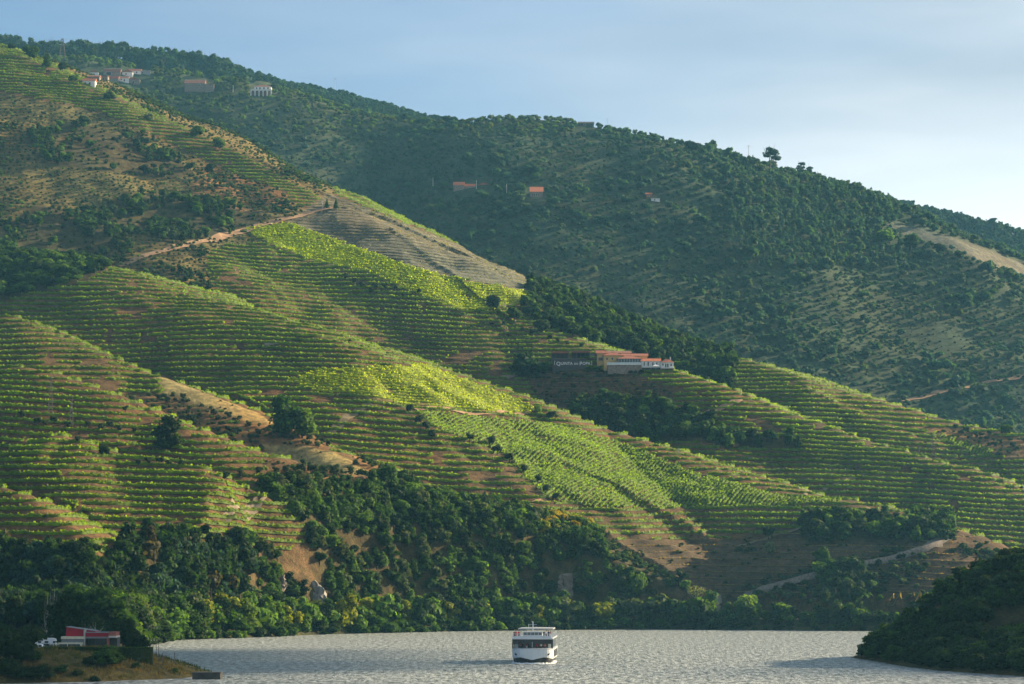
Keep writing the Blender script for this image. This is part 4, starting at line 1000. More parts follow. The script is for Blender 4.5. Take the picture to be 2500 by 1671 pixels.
# ------------------------------------------------------------------ tracks and roads laid on the slopes
def ribbon(name, pts, width, m, label, world=False, lift=.30, ymin=560):
    if not world: pts = [hit(u, v, ymin)[:2] for u, v in pts]
    p = np.array(pts, float); 
    d = np.concatenate([[0], np.cumsum(np.hypot(*(p[1:]-p[:-1]).T))]); t = np.arange(0, d[-1], 2.5)
    p = np.stack([np.interp(t, d, p[:, 0]), np.interp(t, d, p[:, 1])], 1)
    for _ in range(6): p[1:-1] = (p[:-2]+p[2:]+2*p[1:-1])/4
    tg = np.gradient(p, axis=0); tg /= np.linalg.norm(tg, axis=1)[:, None]+1e-9; nn = np.stack([-tg[:, 1], tg[:, 0]], 1)
    zc, lay, dc, dl = terrain(p[:, 0], p[:, 1], full=True); zn, _, _ = zones(p[:, 0], p[:, 1], zc, lay, dl); zc = terrace(p[:, 0], p[:, 1], zc, zn)
    rows_ = []
    for a in (-1, -.5, 0, .5, 1):
        q = p+nn*(a*width/2)*(1+.25*fbm(p[:, 0]/9+a, p[:, 1]/9, 7, 2))[:, None]; z, lay, dc, dl = terrain(q[:, 0], q[:, 1], full=True); zn, _, _ = zones(q[:, 0], q[:, 1], z, lay, dl)
        z = terrace(q[:, 0], q[:, 1], z, zn); rows_.append(np.concatenate([q, (np.maximum(z, zc*.5+z*.5)+lift-(.25 if abs(a) == 1 else 0))[:, None]], 1))
    V = np.stack(rows_, 1).reshape(-1, 3)
    i = np.arange(len(p)-1)[:, None]*5; k = np.arange(4)[None]
    Fc = np.stack([i+k, i+k+1, i+k+6, i+k+5], -1).reshape(-1, 4)
    o = mesh_np(name, V, Fc, m, smooth=True); tag(o, label, 'road', kind='structure'); return o
ribbon('track', [(812,507),(790,511),(740,525),(700,534),(660,545),(620,556),(560,574),(480,592),(400,613),(330,634),(285,650)], 6.5, M['track'], 'orange earth track climbing to the saddle', lift=.5)
ribbon('track', [(1222,750),(1245,742),(1270,736),(1290,727),(1302,714)], 5, M['road'], 'pale bend of the upper track')
ribbon('track', [(905,985),(880,998),(855,1012),(830,1036),(800,1062)], 5, M['track2'], 'straw coloured track between the central vineyards')
ribbon('track', [(665,1207),(640,1213),(605,1235),(560,1258),(545,1268)], 3.2, M['road'], 'pale road cutting the lowest left terraces')
ribbon('track', [(207,1322),(212,1332),(206,1345)], 4, M['road'], 'short pale path at the foot of the small slope')
ribbon('track', [(1806,974),(1785,986),(1755,1000),(1718,1009)], 5, M['track'], 'track hairpin on the terraces right of the winery')
ribbon('track', [(1964,1208),(2000,1195),(2050,1178),(2095,1163),(2122,1147)], 2.6, M['track2'], 'thin track crossing the right terraces')
ribbon('track', [(2126,1240),(2090,1251),(2040,1263),(1985,1280),(1930,1295),(1870,1312),(1800,1328)], 3.5, M['track2'], 'track under the right vineyard spur')
ribbon('track', [(1228,922),(1245,918),(1262,912)], 4, M['road'], 'pale path left of the big spreading tree')
ribbon('track', [(680,838),(640,842)], 3, M['road'], 'short dirt track between the central rows')
ribbon('track', [(1250,1238),(1290,1230),(1345,1222)], 4, M['track'], 'short orange track above the spur wood')
ribbon('track', [(1010,998),(1120,1005),(1200,1010),(1290,1003)], 4, M['track'], 'earth track under the bright vineyard')
ribbon('track', [(2195,978),(2300,956),(2400,936),(2520,915)], 6, M['track'], 'track slanting across the foot of the mountain', ymin=2060)
ribbon('road', [(1725,1468),(1760,1460),(1830,1443),(1900,1427),(1990,1406),(2080,1384),(2180,1360),(2250,1341),(2290,1327),(2308,1316)], 6, M['asphalt'], 'road climbing the right bank', lift=.6)
def low_wall(pts, off, h, m, label):
    p = np.array([hit(u, v)[:2] for u, v in pts], float); d = np.concatenate([[0], np.cumsum(np.hypot(*(p[1:]-p[:-1]).T))]); t = np.arange(0, d[-1], 3.0)
    p = np.stack([np.interp(t, d, p[:, 0]), np.interp(t, d, p[:, 1])], 1)
    for _ in range(6): p[1:-1] = (p[:-2]+p[2:]+2*p[1:-1])/4
    tg = np.gradient(p, axis=0); tg /= np.linalg.norm(tg, axis=1)[:, None]+1e-9; nn = np.stack([tg[:, 1], -tg[:, 0]], 1); zr = terrain(p[:, 0], p[:, 1])+.6
    V = []
    for a, z_ in ((off, -2.2), (off, h), (off+.5, h), (off+.5, -2.2)): V.append(np.concatenate([p+nn*a, (zr+z_)[:, None]], 1))
    V = np.stack(V, 1).reshape(-1, 3); i = np.arange(len(p)-1)[:, None]*4; k = np.array([0, 1, 2])[None]
    o = mesh_np('retaining_wall', V, np.stack([i+k, i+k+1, i+k+5, i+k+4], -1).reshape(-1, 4), m); tag(o, label, 'wall')
low_wall([(1725,1468),(1760,1460),(1830,1443),(1900,1427),(1990,1406),(2080,1384),(2180,1360),(2250,1341),(2290,1327)], 3.2, .9, M['stone'], 'long low stone wall edging the road that climbs the right bank')
shore = np.array([(-124.5,1066),(-100,1116),(-75.6,1191),(-25.5,1266),(30,1313),(65.4,1325),(110,1298),(151,1277),(240,1255)], float)
tg = np.gradient(shore, axis=0); tg /= np.linalg.norm(tg, axis=1)[:, None]
ribbon('road', [tuple(q) for q in shore+np.stack([-tg[:, 1], tg[:, 0]], 1)*17], 7, M['track'], 'dusty road along the foot of the far bank', world=True)
# ------------------------------------------------------------------ houses
def house(u0, u1, vt, vb, Y, depth, wm, rm, roof_px, label, wins=(), roof='gable', cat='house', name='house', rot=0, base=0, overhang=.4, chim=False, arch=False, door=None):
    """front wall fills u0..u1, vt..vb on the plane Y; a pitched roof above"""
    um = (u0+u1)/2; x, y, z = P(um, vb, Y); s = Y/F; w = (u1-u0)*s/2; h = (vb-vt)*s; rh = roof_px*s
    e = empty(name, (x, y, z), rot, label, cat)
    MBd().box(-w, w, 0, depth, -max(base, 1.5), h).build('wall', wm, e)
    r = MBd(); o = overhang
    if roof == 'gable':      # ridge runs along the front
        r.V += [(-w-o, -o, h-.05), (w+o, -o, h-.05), (w+o, depth+o, h-.05), (-w-o, depth+o, h-.05), (-w-o, depth/2, h+rh), (w+o, depth/2, h+rh)]
        r.F += [[0,1,5,4],[2,3,4,5],[1,2,5],[3,0,4],[3,2,1,0]]
    elif roof == 'hip':
        k = min(w*.75, depth/2)
        r.V += [(-w-o, -o, h-.05), (w+o, -o, h-.05), (w+o, depth+o, h-.05), (-w-o, depth+o, h-.05), (-w+k, depth/2, h+rh), (w-k, depth/2, h+rh)]
        r.F += [[0,1,5,4],[2,3,4,5],[1,2,5],[3,0,4],[3,2,1,0]]
    elif roof == 'end':      # gable faces the camera
        r.V += [(-w-o, -o, h-.05), (w+o, -o, h-.05), (w+o, depth+o, h-.05), (-w-o, depth+o, h-.05), (0, -o, h+rh), (0, depth+o, h+rh)]
        r.F += [[0,3,5,4],[1,4,5,2],[0,4,1],[2,5,3],[3,2,1,0]]
    else:                    # single pitch falling to the front
        r.V += [(-w-o, -o, h-.05), (w+o, -o, h-.05), (w+o, depth+o, h+rh), (-w-o, depth+o, h+rh), (-w-o, -o, h+.2), (w+o, -o, h+.2), (w+o, depth+o, h+rh+.25), (-w-o, depth+o, h+rh+.25)]
        r.F += [[0,1,5,4],[1,2,6,5],[2,3,7,6],[3,0,4,7],[4,5,6,7],[3,2,1,0]]
    ro = r.build('roof', rm, e)
    if roof in ('gable', 'hip'):
        k = 0 if roof == 'gable' else min(w*.75, depth/2)
        MBd().bar((-w+k-o*(k == 0), depth/2, h+rh), (w-k+o*(k == 0), depth/2, h+rh), .13, 5).build('ridge', M['cream'] if rm is M['oldtile'] else rm, ro)
    if chim: MBd().box(w*.45, w*.45+.7, depth*.45, depth*.45+.7, h+rh*.3, h+rh+1.3).build('chimney', wm, ro)
    for i, wi in enumerate(wins):
        a, b, c, d = wi[:4]; x0 = (a-um)*s; x1 = (b-um)*s; z0 = (vb-d)*s; z1 = (vb-c)*s
        f = MBd()
        t = min(.14, (x1-x0)*.12)
        f.box(x0-t, x0, -.07, .05, z0-t, z1+t).box(x1, x1+t, -.07, .05, z0-t, z1+t).box(x0, x1, -.07, .05, z1, z1+t).box(x0, x1, -.10, .05, z0-t, z0)
        isdoor = (door is not None and i == door)
        fo = f.build('door' if isdoor else 'window', M['cream'] if wm is not M['white'] else M['white'], e)
        g = MBd().box(x0, x1, -.035, .02, z0, z1)
        g.build('leaf' if isdoor else 'pane', M['wood'] if isdoor else M['shutter'], fo)
    return e
SHR = []
# winery on the spur
YW = 1713
e = house(1566,1613,882,898,YW,9,M['white'],M['orange'],8,'white winery house with four tall dark windows and a bright orange roof',[(1571.5,1574,884,893),(1581,1584,884,893.5),(1592.5,1595.5,885,894),(1602,1605,885,894)], cat='house')
MBd().box(-5.6, 5.6, -.3, 8.9, -6, -.02).build('stone_base', M['darkstone'], e)
e = house(1613.6,1645,884.5,899,YW-1.5,9,M['white'],M['tile'],9,'small white hip roofed house at the right end of the winery',[(1617,1620,888,893),(1624,1627,888.5,897),(1629,1632,888.5,897),(1637,1640,888.5,894)],'hip',chim=True)
MBd().box(-4.2, 4.6, -1.6, -.05, -.35, -.05).build('balcony', M['pale'], e)
MBd().box(-3.7, 3.7, -.25, 8.9, -6.5, -.36).build('stone_base', M['stone'], e)
e = house(1509,1565.3,876,890,YW+1,11,M['glass'],M['tile'],9,'glass fronted pavilion with a low tiled hip roof and a white terrace at the winery',[],'hip',cat='pavilion',name='pavilion',overhang=.9)
for k in range(9): MBd().box(-6.5+k*1.62, -6.38+k*1.62, -.12, -.02, 0, 3.3).build('mullion', M['steel'], e)
MBd().box(-13.5, 6.8, -3.2, -.05, -.6, -.02).build('terrace', M['white'], e)
MBd().box(-13.4, 6.7, -3.15, -3.08, -.02, .95).build('railing', mat('rail_glass', (.45,.55,.55), .1, spec=.6), e)
MBd().box(-13.0, 6.7, -2.9, 9, -6, -.62).build('stone_base', M['stone'], e)
house(1474,1520,868,886,YW+6,9,M['ochre'],M['tile'],8,'ochre winery building with tiled roof left of the glass pavilion',[(1480,1484,874,879),(1493,1497,874,879)],'hip',cat='building',name='building',overhang=.8,base=5)
house(1520,1580,869,884,YW+14,10,M['ochre'],M['tile'],7,'long tiled building behind the glass pavilion of the winery',[],'gable',cat='building',name='building',overhang=.8,base=5)
e = house(1458,1478,863,884,YW+12,9,M['ochre'],M['tile'],9,'tall ochre end block with a white doorway on the left of the winery',[(1461,1472,873,881)],'gable',cat='building',name='building',overhang=.8,base=5,door=0)
house(1478,1540,862,880,YW+22,9,M['ochre'],M['oldtile'],6,'rearmost long winery building with pale ridge tiles',[],'gable',cat='building',name='building',overhang=.6,base=5)
YL = hit(1385,905)[1]+1.5
e = empty('lettering_wall', P(1385,904,YL), 0, 'long dark schist wall carrying the white name lettering of the winery', 'wall')
s_ = YL/F
MBd().box(-36*s_, 46*s_, 0, 1.2, -4, 27*s_).build('wall', M['darkstone'], e)
MBd().box(-36*s_-.1, 46*s_+.1, -.1, 1.3, 27*s_+.003, 27*s_+.25).build('coping', M['stone'], e)
def lettering(txt, parent, x, z, h, y=-.1, size=None, m=None):
    c = bpy.data.curves.new('lettering', 'FONT'); c.body = txt; c.size = h; c.extrude = .06; c.align_x = 'LEFT'; c.offset = .02
    o = bpy.data.objects.new('t', c); COL.objects.link(o)
    dg = bpy.context.evaluated_depsgraph_get(); me = bpy.data.meshes.new_from_object(o.evaluated_get(dg)); bpy.data.objects.remove(o)
    me.materials.clear(); me.materials.append(m or M['whitec']); w = max(v.co.x for v in me.vertices)
    o = bpy.data.objects.new('lettering', me); COL.objects.link(o); o.parent = parent; o.location = (x, y, z); o.rotation_euler = (math.pi/2, 0, 0)
    return o, w
xx = -27*s_
for t, hh, zz in (('Q', 3.1, 11.5), ('UINTA ', 2.35, 13), ('DO ', 1.65, 13), ('P', 3.1, 11.5), ('OPA', 2.35, 13)):
    o, w = lettering(t, e, xx, zz*s_, hh); xx += w+(.22 if t.strip() == t else .75)
for side in (-1, 1):
    MBd().bar((-30*s_ if side < 0 else xx+.3, -.12, 12*s_), (-30*s_-.4 if side < 0 else xx+.7, -.12, 17*s_), .12).bar((-30*s_-.4 if side < 0 else xx+.7, -.12, 17*s_), (-30*s_ if side < 0 else xx+.3, -.12, 23*s_), .12).build('bracket', M['whitec'], e)
for (a, b, vt_, lab) in ((1345,1389,862,'left open pergola with a flat tiled roof above the lettering wall'), (1395,1441,860,'right open pergola with a tiled roof and dark opening above the lettering wall')):
    e2 = empty('pergola', P((a+b)/2, 878, YL+9), 0, lab, 'pergola'); w = (b-a)*s_/2; h = (878-vt_)*s_-.3
    MBd().poly([(-w, h), (w, h), (w, h+.35), (w*.7, h+1.1), (-w*.8, h+1.1), (-w, h+.35)], (-1, 6)).build('roof', M['oldtile'], e2)
    for k in range(5): MBd().box(-w+.2+k*(2*w-.6)/4, -w+.45+k*(2*w-.6)/4, -.8, -.55, -2, h).build('post', M['wood'], e2)
    MBd().box(-w+.1, w-.1, 5.0, 5.4, -2, h).build('rear_wall', M['darkstone'], e2)
e2 = empty('winery_wing', P(1434,880,YL+14), 0, 'dark green glazed wing between the pergola and the ochre block', 'building')
MBd().box(-6, 6, 0, 7, -4, 4.0).build('wall', M['glass'], e2); MBd().box(-6.2, 6.2, -.3, 7.2, 4.003, 4.35).build('roof', M['darkstone'], e2)
for k in range(7): MBd().box(-5.9+k*1.9, -5.75+k*1.9, -.12, -.01, 0, 3.9).build('mullion', M['shutter'], e2)
e2 = empty('parasol', P(1601,905,YW-4), 0, 'white square parasol open below the white winery houses', 'parasol')
MBd().loft([[(-2.4,-2.4,2.3),(2.4,-2.4,2.3),(2.4,2.4,2.3),(-2.4,2.4,2.3)], [(-.1,-.1,3.6),(.1,-.1,3.6),(.1,.1,3.6),(-.1,.1,3.6)]]).build('canopy', M['whitec'], e2); MBd().bar((0,0,-2),(0,0,2.35),.06).build('pole', M['steel'], e2)
for (u, v, hp, w, c) in [(1362,914,8,1.4,'olived'),(1380,915,8,1.5,'dark'),(1400,914,7,1.5,'mid'),(1437,905,12,1.2,'olive'),(1446,903,13,1.4,'light'),(1460,906,14,1.2,'mid'),(1474,904,13,1.3,'yellow'),(1490,908,12,1.2,'olived'),(1512,910,13,1.3,'olive'),(1530,909,12,1.3,'mid'),(1540,912,10,1.5,'dark'),(1520,911,9,1.5,'light'),(1550,911,10,1.3,'olived'),(1566,912,12,1.1,'dark'),(1584,913,8,1.4,'olive'),(1340,905,12,1.5,'dark'),(1650,912,9,1.4,'light'),(1500,917,9,1.4,'olive'),(1460,918,8,1.5,'olived'),(1410,920,8,1.5,'olive')]:
    x_, y_, z_ = hit(u, v); SHR.append(('bush', x_, y_, z_-.2, hp/F*y_, w, G[c]))
SHR.sort(key=lambda q: q[1]/q[2])
for i, q in enumerate(SHR): place_plant(*q, ordname(i, len(SHR), 'shrubs', 'at the foot of the winery'), 'shrubs at the foot of the winery')
# village on the upper slope, far behind
V = [
 (201,232,197,212,'white','tile',8,'gable','low white village house with a red roof nearest the vineyard crest',[(206,209,201,206),(218,221,201,206)]),
 (219,240,177,186,'white','oldtile',8,'end','white gabled village house, highest on the left',[(228,231,180,184)]),
 (213,243,187,196,'stone','oldtile',5,'gable','stone village house with an old brown roof under the white gable',[(225,228,189,193)]),
 (246,263,186,199,'stone','oldtile',3,'shed','roofless looking grey stone house between the red roofed rows',[(251,254,190,195),(257,260,190,195)]),
 (264,289,192,202,'stone','tile',8,'gable','long stone village house with a red roof and a row of dark windows',[(268,270,194,199),(273,275,194,199),(278,280,194,199),(283,285,194,199)]),
 (290,314,191,201,'white','oldtile',6,'gable','white village house with two dark openings and a brown roof',[(295,298,193,196),(302,305,194,199)]),
 (252,294,175,186,'stone','oldtile',9,'gable','big barn like village house with a dark wall and long brown roof',[(259,271,176,184)]),
 (298,324,176,187,'white','oldtile',7,'end','white village house whose gable faces the valley',[(306,309,179,183)]),
 (312,344,173,181,'white','tile',6,'gable','white village house with an orange roof, highest on the right',[(318,321,175,179),(332,335,175,179)]),
 (311,341,194,207,'stone','oldtile',6,'end','grey gabled barn at the lower right of the village',[(323,327,198,206)]),
 (340,366,173,183,'grey','grey',2,'shed','plain grey walled shed at the right end of the village',[(346,350,176,180)]),
]
for (a, b, vt_, vb, wm, rm, rp, rf, lab, wins) in V:
    ym = hit((a+b)/2, vb, 2100)[1]
    house(a, b, vt_, vb+1, ym, 8, M[wm], M[rm], rp, lab, wins, rf, base=5)
e = house(450,500,203,224,hit(480,224,2100)[1],14,M['stone'],M['oldtile'],11,'large ruined looking stone farmhouse with a brown gable left of the arcaded house',[(463,466,208,212),(486,489,206,210),(494,497,206,210)],'gable',base=6)
house(500,522,206,223,hit(510,224,2100)[1],10,M['stone'],M['oldtile'],4,'low stone wing with pale patches attached to the large stone farmhouse',[(504,507,208,211),(513,516,208,211)],'shed',base=6)
ya = hit(637,236,2100)[1]
e = house(620,662,212,220,ya+4,9,M['white'],M['oldtile'],6,'white arcaded country house on the brow of the upper slope',[(625,627.5,213.5,218),(633,636,213.5,218),(643,646,213.5,218),(653,656,213,219.5)],'hip')
s2 = ya/F
for k in range(6):
    x0 = (612-641+k*10)*s2; MBd().box(x0, x0+1.0, -4.2, -3.6, -7, -1.2).build('pillar', M['white'], e)
for k in range(5):
    x0 = (612-641+k*10)*s2+1.0; x1 = x0+10*s2-1.0; pts = [(x0, -.4), (x0, -1.6)]+[(x0+(x1-x0)*(.5-.5*math.cos(math.pi*i/8)), -2.4+1.1*math.sin(math.pi*i/8)) for i in range(9)]+[(x1, -1.6), (x1, -.4)]
    MBd().poly([(x0, -.4), (x0, -2.4)]+[(x0+(x1-x0)*i/8, -2.4+1.2*math.sin(math.pi*i/8)) for i in range(1, 8)]+[(x1, -2.4), (x1, -.4)], (-4.15, -3.65)).build('arch', M['white'], e)
MBd().box((610-641)*s2, (664-641)*s2, -4.4, -.05, -.4, .1).build('balcony', M['white'], e)
MBd().box((612-641)*s2, (662-641)*s2, -.03, 8, -8, -.41).build('ground_floor', M['stone'], e)
# lone farms on the mountain
yb = hit(1310,480,2100)[1]
house(1294,1326,469,483,yb,10,M['stone'],M['orange'],16,'square stone farmhouse with an orange roof standing alone in the mountain scrub',[(1298,1300.5,473,479),(1304,1307,473,479),(1308.5,1311,473,479),(1313,1315.5,473,479)],'shed',base=5)
yc = hit(1130,462,2100)[1]
house(1107,1134,452,464,yc,8,M['stone'],M['orange'],9,'left and higher of two joined red roofed farm buildings on the mountain',[(1112,1115,455,460)],'gable',base=5)
house(1134.5,1160,455,465,yc,8,M['stone'],M['orange'],7,'right and lower of two joined red roofed farm buildings on the mountain',[(1144,1147,458,462)],'gable',base=5)
house(1166,1196,452,464,yc+2,7,M['stone'],M['oldtile'],7,'ruined stone hut right of the joined red roofed farm buildings',[(1177,1181,456,463)],'end',base=5)
yd = hit(1590,490,2100)[1]
house(1577,1592,474,483,yd+6,6,M['oldtile'],M['orange'],4,'tiny red hut high in the mountain scrub',[(1582,1585,477,481)],'gable',base=4)
house(1590,1611,485,492,yd,6,M['white'],M['pale'],2,'tiny white hut below the red one in the mountain scrub',[(1597,1600,487,490)],'shed',base=4)
ye = hit(1430,306,2500)[1]
house(1412,1450,301,308,ye,9,M['darkstone'],M['darkstone'],5,'low dark shelter on the summit of the mountain',[(1425,1430,303,306)],'gable',base=5)
yf = hit(1584,1487,1200)[1]
house(1575,1594,1477,1488,1338,5,M['white'],M['pale'],1,'small white hut among the trees on the right bank',[(1580,1584,1480,1485)],'shed',cat='hut',name='hut')
# ------------------------------------------------------------------ masts and poles
def pole(u, vt_, vb, label, r=.16, arm=0, ymin=560, name='utility_pole', m='pale', Y=None):
    x, y, z = hit(u, vb, ymin) if Y is None else P(u, vb, Y); h = (vb-vt_)*y/F
    e = empty(name, (x, y, z-.3), 0, label, 'pole'); MBd().bar((0,0,-1), (0,0,h+.3), r, 6, r*.6).build('post', M[m], e)
    if arm:
        MBd().bar((-arm, 0, h-.6), (arm, 0, h-.6), r*.45).build('crossarm', M['steel'], e)
        for q in (-1, 0, 1): MBd().bar((q*arm*.9, 0, h-.6), (q*arm*.9, 0, h-.2), r*.5).build('insulator', M['white'], e)
    return e
for a in [
 (275,84,112,'tall thin mast above the hilltop wood',.35,2.5,2100),(372,122,150,'pale pole left of the white one above the village',.3,0,2100),(428,150,178,'white pole standing right of the village',.35,1.2,2100),
 (569,208,225,'white pole left of the arcaded house',.3,0,2100),(818,180,220,'thin mast alone on the upper skyline',.3,1.5,2100),(1201,276,296,'short mast by the yellow green trees on the skyline',.22,0,2100),
 (1483,284,312,'thin mast right of the summit shelter',.22,1,2100),(1828,354,392,'cross shaped mast left of the umbrella shaped pine',.28,1.8,2100),(1997,424,446,'short cross mast on the right skyline beyond the bent pines',.2,1,2100),
 (1057,434,458,'pale pole left of the red roofed farm',.3,0,2100),(1237,450,478,'pale pole between the two mountain farms',.3,0,2100),(1163,440,460,'pale pole beside the ruined stone hut',.3,0,2100),
 (2422,628,668,'pole at the edge of the far right terraces',.25,0,2100),(1434,824,842,'thin pole above the wooded gully behind the winery',.15,0,560),(787,490,512,'pole leaning beside the saddle pines',.18,.8,560),(1657,1094,1110,'short lattice like post on the right terraces',.15,.8,560)]:
    pole(a[0], a[1], a[2], a[3], a[4], a[5], a[6])
def pylon(u, vt_, vb, label, wpx, ymin=560):
    x, y, z = hit(u, vb, ymin); s = y/F; h = (vb-vt_)*s; w = wpx*s/2; t = w*.22; r = .065 if y < 1800 else .2
    e = empty('lattice_pylon', (x, y, z), .3, label, 'pylon'); b = MBd()
    cs = [(-1,-1),(1,-1),(1,1),(-1,1)]; n = 7
    for cx, cy in cs: b.bar((cx*w, cy*w, -.5), (cx*t, cy*t, h), r, 4)
    for k in range(n):
        z0, z1 = h*k/n, h*(k+1)/n; a0 = w+(t-w)*k/n; a1 = w+(t-w)*(k+1)/n
        for i in range(4):
            c0, c1 = cs[i], cs[(i+1) % 4]
            b.bar((c0[0]*a0, c0[1]*a0, z0), (c1[0]*a1, c1[1]*a1, z1), r*.6, 3); b.bar((c1[0]*a0, c1[1]*a0, z0), (c0[0]*a1, c0[1]*a1, z1), r*.6, 3)
    b.build('lattice', M['wood'], e)
    for q in (.72, .84, .96): MBd().bar((-w*1.3, 0, h*q), (w*1.3, 0, h*q), r*.8, 4).build('crossarm', M['steel'], e)
pylon(152,92,150,'pale lattice pylon on the upper left skyline beside the hilltop wood',16,2100)
pylon(123,918,1014,'grey lattice pylon on the lower left vineyard slope',11); pylon(174,964,1042,'second grey lattice pylon, lower and right of the first on the left slope',9)
pylon(2279,1074,1124,'tall lattice pylon on the right vineyard spur',9); pylon(2243,1090,1116,'shorter lattice pylon left of the tall one on the right spur',5)
# ------------------------------------------------------------------ bare rock and walls on the river cliff
def crag(poly_uv, Y, depth, m, label, seed):
    r = np.random.default_rng(seed); um = np.mean([p[0] for p in poly_uv]); vm = max(p[1] for p in poly_uv); x, y, z = P(um, vm, Y); s = Y/F
    e = MBd(); rings = []
    n = 26; pts = np.array([((u-um)*s, (vm-v)*s) for u, v in poly_uv]); L = np.concatenate([pts, pts[:1]]); d = np.concatenate([[0], np.cumsum(np.hypot(*(L[1:]-L[:-1]).T))])
    t = np.linspace(0, d[-1], n, endpoint=False); o = np.stack([np.interp(t, d, L[:, 0]), np.interp(t, d, L[:, 1])], 1); c = o.mean(0)
    for k, (f, dy) in enumerate(((1.15, depth), (1.05, depth*.35), (1.0, .4), (.86, 0), (.55, -.3), (.2, -.2))):
        rings.append([(c[0]+(q[0]-c[0])*f+r.normal(0, .25), dy+r.normal(0, .35)+(q[1])*.22, c[1]+(q[1]-c[1])*f+r.normal(0, .2)) for q in o])
    e.loft(rings); ob = e.build('rock_face', m); ob.location = (x, y, z); tag(ob, label, 'rock face'); return ob
def cliffY(u, v): return hit(u, v, 900)[1]
crag([(752,1484),(757,1448),(752,1415),(766,1418),(788,1440),(797,1470),(795,1484)], cliffY(775,1450)-2.5, 9, M['rock'], 'pale grey wedge shaped rock face above the bank road', 1)
crag([(1350,1466),(1358,1430),(1366,1404),(1397,1400),(1398,1462)], cliffY(1378,1435)-2.5, 9, M['rockb'], 'grey brown slab of cliff at the right end of the spur', 2)
crag([(668,1440),(672,1412),(690,1405),(700,1430),(690,1445)], cliffY(684,1428)-2, 7, M['rockb'], 'small dark crag up left of the pale rock face', 3)
# ------------------------------------------------------------------ red restaurant on the spit
YR = 652; s = YR/F
zb = P(200,1592,YR)[2]
def RX(u): return (u-210)*s
def RZ(v): return (1592-v)*s
e = empty('restaurant', P(210,1592,YR), 0, 'low red clad restaurant with a slanting red upper block behind a clipped hedge', 'building')
MBd().box(RX(150), RX(207.5), 0, 6, -1.5, RZ(1561)).build('wall', M['grey'], e)
MBd().box(RX(149), RX(208), -.25, 6.2, RZ(1561)+.003, RZ(1555)).build('fascia', M['cream'], e)
f = MBd().box(RX(145), RX(205), -1.6, -1.45, RZ(1573), RZ(1569)).box(RX(145), RX(147), -1.6, -1.45, -1.5, RZ(1573)-.002).box(RX(166.5), RX(168), -1.6, -1.45, -1.5, RZ(1573)-.002).box(RX(197.5), RX(203), -1.6, -1.45, -1.5, RZ(1573)-.002).build('window', M['cream'], e)
MBd().box(RX(147)+.01, RX(166.5)-.01, -1.55, -1.5, -.6, RZ(1573)-.01).build('pane', mat('blue_grey_glass', (.035,.07,.10), .12, spec=.6), f); MBd().box(RX(168)+.01, RX(197.5)-.01, -1.55, -1.5, -.6, RZ(1573)-.01).build('pane', bpy.data.materials['blue_grey_glass'], f)
MBd().poly([(RX(157), RZ(1555)+.01), (RX(236), RZ(1555)+.01), (RX(228), RZ(1541.5)), (RX(158.5), RZ(1531.5))], (2.0, 8)).build('upper_block', M['red'], e)
MBd().poly([(RX(157.5), RZ(1531)), (RX(229), RZ(1541)), (RX(229), RZ(1542.2)), (RX(157.5), RZ(1532.2))], (1.8, 8.2)).build('roof', M['grey'], e)
MBd().box(RX(209), RX(266), -.6, 5, RZ(1555), RZ(1546)).build('cladding', M['red'], e)
MBd().box(RX(209), RX(267), -.7, 5.1, RZ(1546)+.003, RZ(1544)).build('roof_edge', M['grey'], e)
MBd().box(RX(209), RX(266), -.5, 5, RZ(1559.5), RZ(1555)-.003).build('beam', M['grey'], e)
MBd().box(RX(211), RX(260), .8, 1.0, -1.5, RZ(1559.5)-.003).build('glazing', M['glass'], e)
MBd().box(RX(209), RX(284), 1.01, 6, -1.5, RZ(1559.5)-.004).build('rear_room', M['shutter'], e)
for u in (214, 222, 231, 242, 252): MBd().box(RX(u), RX(u)+.06, .72, .79, -1.4, RZ(1560)).build('mullion', M['shutter'], e)
MBd().box(RX(261), RX(266.5), -.5, .3, -1.5, RZ(1559.5)-.003).build('brick_pier', M['brick'], e)
MBd().box(RX(266.5), RX(283.5), -1.4, 5, RZ(1553), RZ(1543.5)).build('canopy', M['brick'], e)
MBd().box(RX(266.5), RX(285), -1.5, 5, RZ(1557.5), RZ(1553)-.003).build('canopy_edge', M['pale'], e)
MBd().bar((RX(205), 1.2, RZ(1555)), (RX(205), 1.2, RZ(1539)), .30, 10).bar((RX(205), 1.2, RZ(1539)), (RX(207), 1.2, RZ(1536)), .3, 8).build('flue', M['pale'], e)
MBd().box(RX(206.5), RX(209), -1.0, -.7, -1.5, RZ(1559)).build('drainpipe', M['pale'], e)
